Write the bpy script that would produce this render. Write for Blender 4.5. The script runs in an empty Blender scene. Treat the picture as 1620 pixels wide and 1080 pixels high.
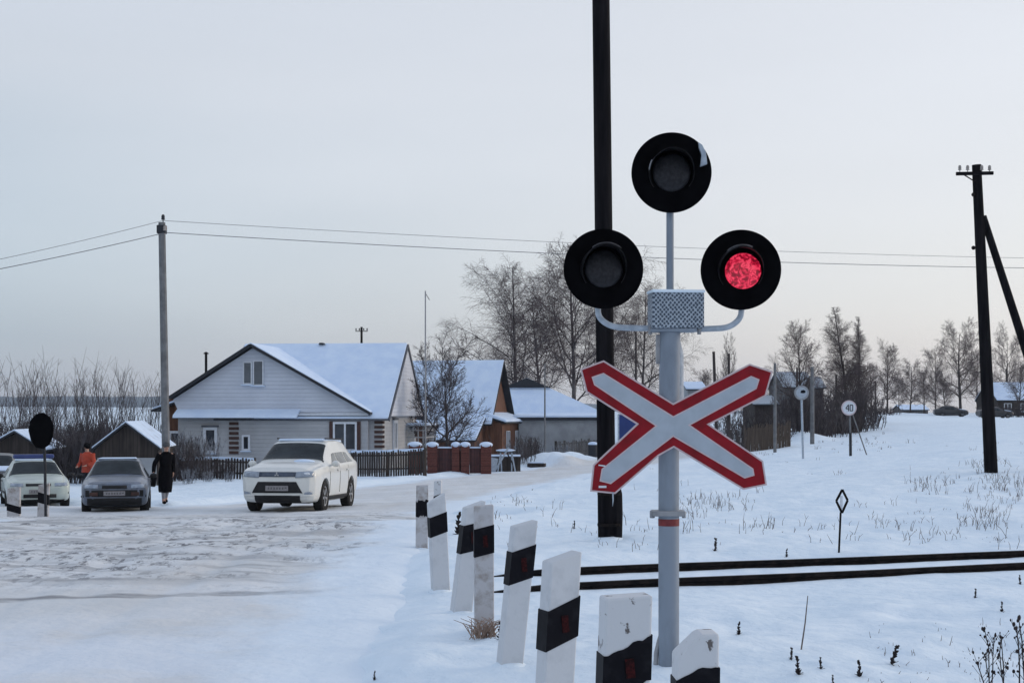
import bpy, bmesh, math, random
import numpy as np
from mathutils import Vector, Matrix
from mathutils.bvhtree import BVHTree

# ------------------------------------------------------------------ camera
sc = bpy.context.scene
F, HX, HY, CZ = 2300.0, 810.0, 655.0, 1.7          # focal length in photo pixels, vanishing point, eye height
cam = bpy.data.cameras.new("camera")
cam.sensor_width = 36.0
cam.lens = 36.0 * F / 1620.0
cam.shift_y = (HY - 540.0) / 1620.0
cam.clip_start = 0.1
cam.clip_end = 20000
camo = bpy.data.objects.new("camera", cam)
sc.collection.objects.link(camo)
camo.location = (0, 0, CZ)
camo.rotation_euler = (math.radians(90), 0, 0)
sc.camera = camo

# ------------------------------------------------------------------ sky, sun, exposure
SUN_EL, SUN_AZ = math.radians(13), math.radians(72)   # azimuth from +Y towards +X
world = bpy.data.worlds.new("World")
sc.world = world
world.use_nodes = True
nt = world.node_tree
nt.nodes.clear()
N = nt.nodes.new
out = N('ShaderNodeOutputWorld')
sky = N('ShaderNodeTexSky'); sky.sky_type = 'NISHITA'; sky.sun_disc = False
sky.sun_elevation = SUN_EL; sky.sun_rotation = SUN_AZ; sky.dust_density = 3; sky.altitude = 120
bg1 = N('ShaderNodeBackground'); bg1.inputs[1].default_value = 0.05
nt.links.new(sky.outputs[0], bg1.inputs[0])
tc = N('ShaderNodeTexCoord')
sep = N('ShaderNodeSeparateXYZ')
nt.links.new(tc.outputs['Generated'], sep.inputs[0])
mp = N('ShaderNodeMapping'); mp.inputs['Scale'].default_value = (1.3, 1.3, 5.5)
nt.links.new(tc.outputs['Generated'], mp.inputs[0])
nz = N('ShaderNodeTexNoise'); nz.inputs['Scale'].default_value = 1.6; nz.inputs['Detail'].default_value = 4
nz.inputs['Roughness'].default_value = 0.45
nt.links.new(mp.outputs[0], nz.inputs['Vector'])
def wmath(op, a, b=None, c=None):
    m = N('ShaderNodeMath'); m.operation = op
    for i, v in enumerate((a, b, c)):
        if v is None: continue
        if isinstance(v, (int, float)): m.inputs[i].default_value = v
        else: nt.links.new(v, m.inputs[i])
    return m.outputs[0]
nzc = wmath('SUBTRACT', nz.outputs[0], 0.5)
elev = wmath('ADD', sep.outputs['Z'], wmath('MULTIPLY', nzc, 0.07))
def ramp(stops):
    r = N('ShaderNodeValToRGB'); cr = r.color_ramp
    while len(cr.elements) < len(stops): cr.elements.new(0.5)
    for e, (p, c) in zip(cr.elements, stops): e.position = p; e.color = (*c, 1)
    return r
rl = ramp([(0.0, (.53, .54, .60)), (.02, (.45, .50, .585)), (.05, (.375, .45, .55)), (.11, (.43, .505, .60)), (.22, (.58, .61, .67)), (.4, (.565, .61, .69)), (1, (.50, .58, .74))])
rr = ramp([(0.0, (.74, .70, .72)), (.03, (.70, .685, .71)), (.08, (.665, .67, .71)), (.15, (.655, .66, .705)), (.28, (.645, .655, .695)), (.45, (.585, .62, .70)), (1, (.50, .58, .74))])
for r in (rl, rr): nt.links.new(elev, r.inputs[0])
fx = wmath('MULTIPLY_ADD', wmath('ADD', sep.outputs['X'], wmath('MULTIPLY', nzc, 0.25)), 1.9, 0.68)
fx.node.use_clamp = True
mx = N('ShaderNodeMix'); mx.data_type = 'RGBA'
nt.links.new(fx, mx.inputs[0]); nt.links.new(rl.outputs[0], mx.inputs[6]); nt.links.new(rr.outputs[0], mx.inputs[7])
br = N('ShaderNodeMix'); br.data_type = 'RGBA'; br.blend_type = 'MULTIPLY'; br.inputs[0].default_value = 1
cb = N('ShaderNodeCombineColor')
g = wmath('MULTIPLY_ADD', nzc, 0.20, 1.0)
for k in range(3): nt.links.new(g, cb.inputs[k])
nt.links.new(mx.outputs[2], br.inputs[6]); nt.links.new(cb.outputs[0], br.inputs[7])
bg2 = N('ShaderNodeBackground'); bg2.inputs[1].default_value = 0.98
nt.links.new(br.outputs[2], bg2.inputs[0])
ad = N('ShaderNodeAddShader')
nt.links.new(bg1.outputs[0], ad.inputs[0]); nt.links.new(bg2.outputs[0], ad.inputs[1])
nt.links.new(ad.outputs[0], out.inputs[0])

sun = bpy.data.lights.new("sun", 'SUN'); sun.energy = 0.75; sun.angle = math.radians(14); sun.color = (1, .87, .74)
suno = bpy.data.objects.new("sun", sun); sc.collection.objects.link(suno)
sd = Vector((math.sin(SUN_AZ) * math.cos(SUN_EL), math.cos(SUN_AZ) * math.cos(SUN_EL), math.sin(SUN_EL)))
suno.rotation_euler = sd.to_track_quat('Z', 'Y').to_euler()
suno.location = (30, 0, 30)
sc.view_settings.view_transform = 'Standard'
sc.view_settings.look = 'None'
sc.view_settings.exposure = 0.0
sc.view_settings.gamma = 1.0
sc.view_settings.use_curve_mapping = False

# ------------------------------------------------------------------ materials
def M(name, c1, c2=None, scale=4.0, rough=.85, bump=0.0, bscale=None, stretch=(1, 1, 1), metal=0.0, spec=.3,
      lo=.38, hi=.62, detail=5.0, bdist=.02, coat=0.0, trans=0.0, emit=None, estr=0.0, alpha=None):
    m = bpy.data.materials.new(name); m.use_nodes = True
    t = m.node_tree; b = t.nodes['Principled BSDF']
    b.inputs['Roughness'].default_value = rough
    b.inputs['Metallic'].default_value = metal
    b.inputs['Specular IOR Level'].default_value = spec
    b.inputs['Coat Weight'].default_value = coat
    b.inputs['Coat Roughness'].default_value = .12
    b.inputs['Transmission Weight'].default_value = trans
    if alpha is not None: b.inputs['Alpha'].default_value = alpha
    co = t.nodes.new('ShaderNodeTexCoord'); mpn = t.nodes.new('ShaderNodeMapping')
    mpn.inputs['Scale'].default_value = stretch
    t.links.new(co.outputs['Object'], mpn.inputs[0])
    c2 = c2 or tuple(x * .8 for x in c1)
    n = t.nodes.new('ShaderNodeTexNoise'); n.inputs['Scale'].default_value = scale; n.inputs['Detail'].default_value = detail
    n.inputs['Roughness'].default_value = .62
    t.links.new(mpn.outputs[0], n.inputs['Vector'])
    r = t.nodes.new('ShaderNodeValToRGB')
    r.color_ramp.elements[0].position = lo; r.color_ramp.elements[0].color = (*c1, 1)
    r.color_ramp.elements[1].position = hi; r.color_ramp.elements[1].color = (*c2, 1)
    t.links.new(n.outputs[0], r.inputs[0]); t.links.new(r.outputs[0], b.inputs['Base Color'])
    if bump:
        n2 = t.nodes.new('ShaderNodeTexNoise'); n2.inputs['Scale'].default_value = bscale or scale * 3; n2.inputs['Detail'].default_value = 6
        t.links.new(mpn.outputs[0], n2.inputs['Vector'])
        bp = t.nodes.new('ShaderNodeBump'); bp.inputs['Strength'].default_value = bump; bp.inputs['Distance'].default_value = bdist
        t.links.new(n2.outputs[0], bp.inputs['Height']); t.links.new(bp.outputs[0], b.inputs['Normal'])
    if emit:
        b.inputs['Emission Color'].default_value = (*emit, 1); b.inputs['Emission Strength'].default_value = estr
    m["ramp"] = r.name
    return m

def bands(m, axis, period, duty=.12, dark=.55, bdist=.012, vary=.18):
    """grooves between boards or siding strips, across the given object axis"""
    t = m.node_tree; b = t.nodes['Principled BSDF']
    co = t.nodes.new('ShaderNodeTexCoord'); s = t.nodes.new('ShaderNodeSeparateXYZ')
    t.links.new(co.outputs['Object'], s.inputs[0])
    if axis == 'H':
        a = t.nodes.new('ShaderNodeMath'); a.operation = 'ADD'
        t.links.new(s.outputs['X'], a.inputs[0]); t.links.new(s.outputs['Y'], a.inputs[1]); src = a.outputs[0]
    else: src = s.outputs[axis]
    d = t.nodes.new('ShaderNodeMath'); d.operation = 'DIVIDE'; d.inputs[1].default_value = period; t.links.new(src, d.inputs[0])
    fr = t.nodes.new('ShaderNodeMath'); fr.operation = 'FRACT'; t.links.new(d.outputs[0], fr.inputs[0])
    lt = t.nodes.new('ShaderNodeMath'); lt.operation = 'LESS_THAN'; lt.inputs[1].default_value = duty; t.links.new(fr.outputs[0], lt.inputs[0])
    # board to board variation
    fl = t.nodes.new('ShaderNodeMath'); fl.operation = 'FLOOR'; t.links.new(d.outputs[0], fl.inputs[0])
    wn = t.nodes.new('ShaderNodeTexWhiteNoise'); wn.noise_dimensions = '1D'; t.links.new(fl.outputs[0], wn.inputs['W'])
    mr = t.nodes.new('ShaderNodeMapRange'); mr.inputs[3].default_value = 1 - vary; mr.inputs[4].default_value = 1 + vary * .8
    t.links.new(wn.outputs[0], mr.inputs[0])
    mm = t.nodes.new('ShaderNodeMath'); mm.operation = 'MULTIPLY'
    g1 = t.nodes.new('ShaderNodeMapRange'); g1.inputs[3].default_value = 1; g1.inputs[4].default_value = dark
    t.links.new(lt.outputs[0], g1.inputs[0]); t.links.new(g1.outputs[0], mm.inputs[0]); t.links.new(mr.outputs[0], mm.inputs[1])
    cc = t.nodes.new('ShaderNodeCombineColor')
    for k in range(3): t.links.new(mm.outputs[0], cc.inputs[k])
    x = t.nodes.new('ShaderNodeMix'); x.data_type = 'RGBA'; x.blend_type = 'MULTIPLY'; x.inputs[0].default_value = 1
    t.links.new(t.nodes[m["ramp"]].outputs[0], x.inputs[6]); t.links.new(cc.outputs[0], x.inputs[7])
    t.links.new(x.outputs[2], b.inputs['Base Color'])
    bp = t.nodes.new('ShaderNodeBump'); bp.invert = True; bp.inputs['Strength'].default_value = .8; bp.inputs['Distance'].default_value = bdist
    t.links.new(lt.outputs[0], bp.inputs['Height']); t.links.new(bp.outputs[0], b.inputs['Normal'])
    return m

mat = {}
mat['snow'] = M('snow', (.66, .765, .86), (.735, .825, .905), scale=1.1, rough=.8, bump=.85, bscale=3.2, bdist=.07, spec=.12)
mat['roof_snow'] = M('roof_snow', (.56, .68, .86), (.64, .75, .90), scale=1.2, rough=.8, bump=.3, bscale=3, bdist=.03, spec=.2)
mat['thin_snow'] = M('thin_snow', (.60, .72, .88), (.36, .42, .52), scale=2.2, rough=.8, bump=.3, lo=.5, hi=.75, spec=.2)
mat['wood_dark'] = M('tarred_wood', (.0045, .0045, .006), (.013, .012, .014), scale=9, stretch=(1, 1, .08), bump=.6, rough=.9, spec=.05)
mat['concrete'] = M('concrete', (.17, .175, .185), (.11, .115, .12), scale=3, bump=.4, bscale=30, bdist=.004)
mat['white_paint'] = M('white_paint', (.54, .56, .59), (.42, .44, .47), scale=7, bump=.35, bscale=45, bdist=.003, lo=.5, hi=.8, rough=.7)
mat['worn_paint'] = M('worn_white_paint', (.54, .56, .59), (.12, .11, .11), scale=15, bump=.5, bscale=45, bdist=.004, lo=.585, hi=.62, rough=.8)
mat['dirty_paint'] = M('dirty_white_paint', (.46, .46, .48), (.24, .21, .19), scale=8, bump=.5, bscale=40, bdist=.004, lo=.47, hi=.7, rough=.8)
mat['black_paint'] = M('black_paint', (.005, .005, .008), (.016, .016, .02), scale=14, rough=.6, lo=.5, hi=.8, spec=.1, bump=.2, bdist=.002)
mat['red_reflector'] = M('red_reflector', (.045, .007, .008), (.010, .004, .005), scale=70, rough=.8, spec=.1)
mat['signal_grey'] = M('signal_grey_paint', (.215, .255, .31), (.13, .155, .19), scale=5, stretch=(1, 1, .35), rough=.6, bump=.2, bscale=50, bdist=.002, lo=.45, hi=.80, detail=9)
mat['frost_grey'] = M('frosted_grey_paint', (.40, .455, .52), (.27, .32, .38), scale=16, rough=.7, bump=.25, bscale=50, bdist=.003)
mat['shield_black'] = M('shield_black', (.0022, .0022, .003), (.004, .004, .005), scale=6, rough=.8, spec=.02)
mat['hood_black'] = M('hood_black', (.005, .005, .006), (.009, .009, .011), scale=20, rough=.5, spec=.10)
mat['lens_grey'] = M('unlit_lens', (.012, .012, .015), (.024, .024, .029), scale=45, rough=.45, spec=.18, bump=.3, bscale=120, bdist=.002)
mat['sign_red'] = M('sign_red', (.24, .006, .014), (.13, .006, .010), scale=9, rough=.6, spec=.2, lo=.42, hi=.75, detail=9)
mat['sign_white'] = M('sign_white', (.36, .415, .48), (.26, .30, .35), lo=.42, hi=.85, detail=9, scale=6, rough=.45, spec=.3)
mat['sign_edge'] = M('sign_edge', (.56, .46, .48), (.48, .40, .43), scale=20, rough=.5)
mat['zinc'] = M('galvanised_steel', (.30, .31, .33), (.22, .23, .25), scale=8, rough=.5, metal=.3)
mat['rail'] = M('rail_steel', (.007, .007, .008), (.020, .016, .015), scale=10, rough=.8, spec=.05, bump=.3, bdist=.003)
mat['siding'] = bands(M('pale_siding', (.42, .43, .45), (.365, .375, .395), scale=.8, rough=.7), 'Z', .2, .1, .88, vary=.04)
mat['gable_siding'] = bands(M('white_siding', (.56, .60, .68), (.50, .54, .62), scale=.7, rough=.65), 'Z', .2, .08, .92, vary=.03)
mat['plank_brown'] = bands(M('brown_planks', (.165, .078, .048), (.095, .045, .03), scale=5, stretch=(1, 1, .15), rough=.85), 'H', .16, .1, .45)
mat['plank_dark'] = bands(M('weathered_planks', (.050, .040, .036), (.026, .021, .020), scale=5, stretch=(1, 1, .15)), 'H', .15, .12, .4)
mat['plank_grey'] = bands(M('grey_planks', (.12, .12, .125), (.07, .07, .075), scale=5, stretch=(1, 1, .15)), 'H', .14, .12, .4)
mat['brick'] = bands(M('red_brick', (.13, .045, .035), (.08, .03, .027), scale=14, rough=.9), 'Z', .078, .16, 1.5)
mat['fence_red'] = bands(M('red_brown_sheet', (.085, .034, .034), (.055, .025, .028), scale=4, rough=.7), 'H', .14, .2, .6)
mat['brown_trim'] = M('brown_trim', (.075, .040, .034), (.05, .028, .025), scale=10, rough=.8)
mat['dark_trim'] = M('dark_trim', (.025, .028, .035), (.018, .02, .026), scale=10, rough=.7)
mat['render_grey'] = M('grey_render', (.33, .35, .375), (.25, .265, .285), scale=1.1, rough=.9, bump=.3)
mat['glass_dark'] = M('window_glass', (.018, .022, .03), (.03, .036, .048), scale=2, rough=.08, spec=.6)
mat['glass_grey'] = M('attic_glass', (.075, .085, .10), (.10, .115, .135), scale=2, rough=.25, spec=.5)
mat['frame_white'] = M('white_frame', (.62, .66, .72), (.55, .58, .63), scale=6, rough=.6)
mat['roof_metal'] = M('roof_metal', (.10, .11, .13), (.07, .075, .09), scale=3, rough=.5)
mat['birch'] = M('birch_bark', (.13, .12, .125), (.035, .03, .032), scale=2.5, stretch=(1, 1, .7), rough=.9, lo=.42, hi=.58)
mat['bark'] = M('dark_bark', (.030, .025, .026), (.055, .046, .046), scale=5, rough=.95)
mat['twig'] = M('bare_twigs', (.10, .078, .080), (.060, .047, .050), scale=1.5, rough=.95)
mat['twig_dark'] = M('dark_twigs', (.062, .052, .056), (.036, .030, .034), scale=1.5, rough=.95)
mat['twig_willow'] = M('willow_twigs', (.095, .085, .088), (.06, .052, .057), scale=1.5, rough=.95)
mat['frost_twig'] = M('frosted_twigs', (.30, .33, .38), (.10, .10, .11), scale=4, rough=.9)
mat['weed'] = M('dry_weed', (.17, .145, .14), (.09, .075, .072), scale=9, rough=.95)
mat['weed_dark'] = M('dark_weed', (.020, .016, .018), (.035, .028, .028), scale=9, rough=.95)
mat['straw'] = M('straw', (.34, .25, .20), (.20, .14, .11), scale=9, rough=.95)
mat['forest'] = M('far_forest', (.045, .075, .115), (.060, .095, .135), scale=.02, rough=1, bump=.5, bscale=.1, bdist=5)  # bluish base colour carries some of the distance haze
mat['wire'] = M('cable', (.16, .165, .18), (.14, .145, .16), rough=.6)
mat['porcelain'] = M('porcelain', (.30, .27, .25), (.24, .22, .2), rough=.3)
mat['car_white'] = M('white_car_paint', (.66, .67, .65), (.58, .59, .57), scale=3, rough=.32, coat=.5, spec=.5, lo=.3, hi=.75)
mat['car_blue'] = M('grey_blue_car_paint', (.105, .13, .185), (.065, .08, .105), scale=2.5, rough=.4, coat=.4, spec=.5)
mat['car_pale'] = M('pale_green_white_car_paint', (.44, .50, .46), (.37, .42, .40), scale=2.5, rough=.4, coat=.4, spec=.5)
mat['car_dark'] = M('dark_car_paint', (.02, .021, .025), (.03, .03, .035), scale=2.5, rough=.35, coat=.4)
mat['car_glass'] = M('car_glass', (.010, .015, .019), (.024, .032, .038), scale=2.2, rough=.18, spec=.09)
mat['car_glass_side'] = M('side_glass', (.11, .125, .13), (.03, .035, .04), scale=4, rough=.1, spec=.5)
mat['rubber'] = M('rubber', (.009, .009, .010), (.016, .015, .015), scale=12, rough=.9)
mat['black_plastic'] = M('black_plastic', (.008, .008, .010), (.013, .013, .015), scale=8, rough=.6)
mat['rim'] = M('alloy', (.42, .43, .45), (.33, .34, .36), scale=8, rough=.35, metal=.6)
mat['lamp_glass'] = M('headlamp_glass', (.26, .31, .38), (.16, .20, .26), scale=9, rough=.1, spec=.8, coat=.6)
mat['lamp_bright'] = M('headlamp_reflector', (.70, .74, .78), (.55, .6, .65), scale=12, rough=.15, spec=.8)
mat['grille'] = M('dark_grille', (.03, .045, .075), (.05, .07, .11), scale=12, rough=.35, spec=.6)
mat['plate'] = M('number_plate', (.27, .26, .27), (.20, .19, .20), scale=15, rough=.6)
mat['plate_ink'] = M('plate_ink', (.10, .10, .11), (.12, .12, .12), rough=.6)
mat['blue_lamp'] = M('blue_lamp', (.012, .03, .13), (.02, .04, .16), rough=.25, spec=.6)
mat['blue_sign'] = M('blue_sign', (.012, .03, .13), (.015, .035, .15), rough=.4)
mat['coat'] = M('black_coat', (.003, .003, .004), (.006, .006, .008), scale=8, rough=.95, spec=.05, bump=.4, bdist=.01)
mat['skin'] = M('skin', (.42, .26, .20), (.36, .21, .16), scale=8, rough=.6)
mat['orange'] = M('orange_vest', (.42, .055, .025), (.26, .035, .02), scale=6, rough=.7, bump=.4, bdist=.01)
mat['grey_hat'] = M('grey_hat', (.085, .09, .10), (.06, .065, .07), scale=9, rough=.9)
mat['stocking'] = M('stocking', (.26, .26, .28), (.2, .2, .22), scale=9, rough=.8)
mat['trouser'] = M('dark_trousers', (.02, .022, .03), (.03, .03, .04), scale=9, rough=.9)
mat['pale_rim'] = M('grey_visor_rim', (.06, .06, .07), (.02, .02, .022), scale=30)  # grey for the visor rim strips, paler than the hood
mat['eye'] = M('eye', (.01, .01, .01), rough=.2)
mat['tape'] = M('red_tape', (.20, .035, .035), (.14, .025, .028), scale=20, rough=.6)

# perforated bell box
def perforated():
    m = M('perforated_grey_metal', (.36, .415, .48), (.30, .35, .41), scale=6, rough=.6)
    t = m.node_tree; b = t.nodes['Principled BSDF']
    co = t.nodes.new('ShaderNodeTexCoord'); mpn = t.nodes.new('ShaderNodeMapping')
    mpn.inputs['Rotation'].default_value = (0, 0, math.radians(45))
    s_ = t.nodes.new('ShaderNodeSeparateXYZ'); c_ = t.nodes.new('ShaderNodeCombineXYZ'); a_ = t.nodes.new('ShaderNodeMath'); a_.operation = 'ADD'
    t.links.new(co.outputs['Object'], s_.inputs[0]); t.links.new(s_.outputs['X'], a_.inputs[0]); t.links.new(s_.outputs['Y'], a_.inputs[1])
    t.links.new(a_.outputs[0], c_.inputs['X']); t.links.new(s_.outputs['Z'], c_.inputs['Y']); t.links.new(c_.outputs[0], mpn.inputs[0])
    v = t.nodes.new('ShaderNodeTexVoronoi'); v.voronoi_dimensions = '2D'; v.inputs['Scale'].default_value = 46; v.inputs['Randomness'].default_value = .25
    t.links.new(mpn.outputs[0], v.inputs['Vector'])
    r = t.nodes.new('ShaderNodeValToRGB'); r.color_ramp.elements[0].position = .30; r.color_ramp.elements[0].color = (.16, .19, .23, 1)
    r.color_ramp.elements[1].position = .46; r.color_ramp.elements[1].color = (1, 1, 1, 1)
    t.links.new(v.outputs['Distance'], r.inputs[0])
    x = t.nodes.new('ShaderNodeMix'); x.data_type = 'RGBA'; x.blend_type = 'MULTIPLY'; x.inputs[0].default_value = 1
    t.links.new(t.nodes[m["ramp"]].outputs[0], x.inputs[6]); t.links.new(r.outputs[0], x.inputs[7])
    t.links.new(x.outputs[2], b.inputs['Base Color'])
    bp = t.nodes.new('ShaderNodeBump'); bp.inputs['Distance'].default_value = .004
    t.links.new(r.outputs[0], bp.inputs['Height']); t.links.new(bp.outputs[0], b.inputs['Normal'])
    return m
mat['perforated'] = perforated()

def led():
    m = bpy.data.materials.new('lit_red_lens'); m.use_nodes = True
    t = m.node_tree; b = t.nodes['Principled BSDF']
    b.inputs['Base Color'].default_value = (.25, .005, .015, 1); b.inputs['Roughness'].default_value = .25
    co = t.nodes.new('ShaderNodeTexCoord')
    n = t.nodes.new('ShaderNodeTexNoise'); n.inputs['Scale'].default_value = 30; n.inputs['Detail'].default_value = 2
    n.inputs['Distortion'].default_value = 1.2
    t.links.new(co.outputs['Object'], n.inputs['Vector'])
    r = t.nodes.new('ShaderNodeValToRGB')
    r.color_ramp.elements[0].position = .38; r.color_ramp.elements[0].color = (.10, .002, .008, 1)
    r.color_ramp.elements[1].position = .62; r.color_ramp.elements[1].color = (.78, .05, .11, 1)
    e = r.color_ramp.elements.new(.5); e.color = (.46, .007, .036, 1)
    t.links.new(n.outputs[0], r.inputs[0]); t.links.new(r.outputs[0], b.inputs['Emission Color'])
    b.inputs['Emission Strength'].default_value = 1.0
    return m
mat['led'] = led()

# road surface: packed snow with dirty streaks, worn ruts and grit
def road_mat():
    m = M('packed_snow', (.66, .68, .70), (.58, .60, .61), scale=.5, rough=.7, bump=.6, bscale=9, bdist=.03, spec=.25)
    t = m.node_tree; b = t.nodes['Principled BSDF']
    co = t.nodes.new('ShaderNodeTexCoord')
    def noise(scale, st, rot=0, det=5, r=.6):
        mp_ = t.nodes.new('ShaderNodeMapping'); mp_.inputs['Scale'].default_value = st; mp_.inputs['Rotation'].default_value = (0, 0, rot)
        t.links.new(co.outputs['Object'], mp_.inputs[0])
        n = t.nodes.new('ShaderNodeTexNoise'); n.inputs['Scale'].default_value = scale; n.inputs['Detail'].default_value = det; n.inputs['Roughness'].default_value = r
        t.links.new(mp_.outputs[0], n.inputs['Vector']); return n.outputs[0]
    def mr(src, a, b_, c=0, d=1):
        q = t.nodes.new('ShaderNodeMapRange'); q.inputs[1].default_value = a; q.inputs[2].default_value = b_
        q.inputs[3].default_value = c; q.inputs[4].default_value = d; q.interpolation_type = 'SMOOTHSTEP'
        t.links.new(src, q.inputs[0]); return q.outputs[0]
    def mul(a, b_):
        q = t.nodes.new('ShaderNodeMath'); q.operation = 'MULTIPLY'
        for i, v in enumerate((a, b_)):
            if isinstance(v, float): q.inputs[i].default_value = v
            else: t.links.new(v, q.inputs[i])
        return q.outputs[0]
    s = t.nodes.new('ShaderNodeSeparateXYZ'); t.links.new(co.outputs['Object'], s.inputs[0])
    # the churned zone beyond the rails
    zone = mul(mr(s.outputs['Y'], 13.5, 16), mr(s.outputs['Y'], 27, 36, 1, 0.12))
    streak = mr(noise(1.1, (.35, 1.5, 1), .12), .46, .62)
    grit = mr(noise(3.6, (1.5, .55, 1), .1, 8, .78), .50, .58)
    clods = mul(grit, mr(noise(.7, (.4, 1, 1)), .38, .56))
    fac = t.nodes.new('ShaderNodeMath'); fac.operation = 'MAXIMUM'
    t.links.new(mul(streak, .5), fac.inputs[0]); t.links.new(mul(clods, .95), fac.inputs[1])
    f2 = mul(fac.outputs[0], zone)
    x = t.nodes.new('ShaderNodeMix'); x.data_type = 'RGBA'
    t.links.new(f2, x.inputs[0]); t.links.new(t.nodes[m["ramp"]].outputs[0], x.inputs[6]); x.inputs[7].default_value = (.085, .085, .095, 1)
    # dirty flangeways where the rails cross under the packed snow
    def line(a, b_, w):
        q = t.nodes.new('ShaderNodeMath'); q.operation = 'MULTIPLY_ADD'; q.inputs[1].default_value = -b_; t.links.new(s.outputs['X'], q.inputs[0]); t.links.new(s.outputs['Y'], q.inputs[2])
        r_ = t.nodes.new('ShaderNodeMath'); r_.operation = 'SUBTRACT'; t.links.new(q.outputs[0], r_.inputs[0]); r_.inputs[1].default_value = a
        ab = t.nodes.new('ShaderNodeMath'); ab.operation = 'ABSOLUTE'; t.links.new(r_.outputs[0], ab.inputs[0])
        nn = t.nodes.new('ShaderNodeMath'); nn.operation = 'MULTIPLY_ADD'; nn.inputs[1].default_value = .35; t.links.new(noise(2.2, (1, 2, 1)), nn.inputs[0]); t.links.new(ab.outputs[0], nn.inputs[2])
        return mr(nn.outputs[0], .17 + w * .3, .17 + w, 1, 0)
    ln = t.nodes.new('ShaderNodeMath'); ln.operation = 'MAXIMUM'
    t.links.new(mul(line(14.58, .242, .22), mr(noise(3, (.5, 2, 1)), .3, .6, .35, 1)), ln.inputs[0]); t.links.new(mul(line(15.70, .137, .17), mr(noise(2.5, (.5, 2, 1)), .4, .6, .1, .6)), ln.inputs[1])
    xl_ = t.nodes.new('ShaderNodeMix'); xl_.data_type = 'RGBA'; t.links.new(mul(ln.outputs[0], .85), xl_.inputs[0]); t.links.new(x.outputs[2], xl_.inputs[6]); xl_.inputs[7].default_value = (.13, .13, .14, 1)
    x = xl_
    # brown tint of driven snow everywhere
    y = t.nodes.new('ShaderNodeMix'); y.data_type = 'RGBA'
    t.links.new(mul(mr(noise(.7, (1.6, .35, 1), .1), .45, .7), .45), y.inputs[0])
    t.links.new(x.outputs[2], y.inputs[6]); y.inputs[7].default_value = (.52, .50, .475, 1)
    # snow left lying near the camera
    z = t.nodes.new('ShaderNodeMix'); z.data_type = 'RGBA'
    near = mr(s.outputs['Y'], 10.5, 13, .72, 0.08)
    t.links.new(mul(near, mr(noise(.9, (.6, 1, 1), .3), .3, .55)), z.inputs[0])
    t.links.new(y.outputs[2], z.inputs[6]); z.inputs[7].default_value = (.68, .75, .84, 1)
    # fresh snow drifted over the ragged verge
    at = t.nodes.new('ShaderNodeAttribute'); at.attribute_name = 'verge'
    va = t.nodes.new('ShaderNodeMath'); va.operation = 'ADD'; t.links.new(at.outputs['Fac'], va.inputs[0])
    sc_ = t.nodes.new('ShaderNodeMath'); sc_.operation = 'MULTIPLY_ADD'; sc_.inputs[1].default_value = 2.4; sc_.inputs[2].default_value = -1.2
    t.links.new(noise(1.0, (.9, .5, 1), .2, 6, .65), sc_.inputs[0]); t.links.new(sc_.outputs[0], va.inputs[1])
    w = t.nodes.new('ShaderNodeMix'); w.data_type = 'RGBA'; t.links.new(mr(va.outputs[0], -1.5, -.35), w.inputs[0])
    t.links.new(z.outputs[2], w.inputs[6]); w.inputs[7].default_value = (.70, .79, .88, 1)
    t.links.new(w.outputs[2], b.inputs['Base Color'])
    return m
mat['road'] = road_mat()

# ------------------------------------------------------------------ helpers
COL = sc.collection
def link(o, parent=None):
    COL.objects.link(o)
    if parent is not None: o.parent = parent
    return o
def tag(o, label=None, cat=None, group=None, kind=None):
    if label: o['label'] = label
    if cat: o['category'] = cat
    if group: o['group'] = group
    if kind: o['kind'] = kind
    return o
def empty(name, loc=(0, 0, 0), rz=0.0, parent=None):
    o = bpy.data.objects.new(name, None); o.empty_display_size = .2
    o.location = loc; o.rotation_euler = (0, 0, rz)
    return link(o, parent)
def children(o): return [c for c in bpy.data.objects if c.parent == o]
KIDS = {}
def copy_tree(o, loc=None, rz=None, scale=None):
    c = o.copy(); COL.objects.link(c)
    if loc is not None: c.location = loc
    if rz is not None: c.rotation_euler = (0, 0, rz)
    if scale is not None: c.scale = scale if not isinstance(scale, (int, float)) else (scale,) * 3
    def rec(a, b):
        for ch in children(a):
            d = ch.copy(); COL.objects.link(d); d.parent = b; rec(ch, d)
    rec(o, c)
    return c

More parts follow.
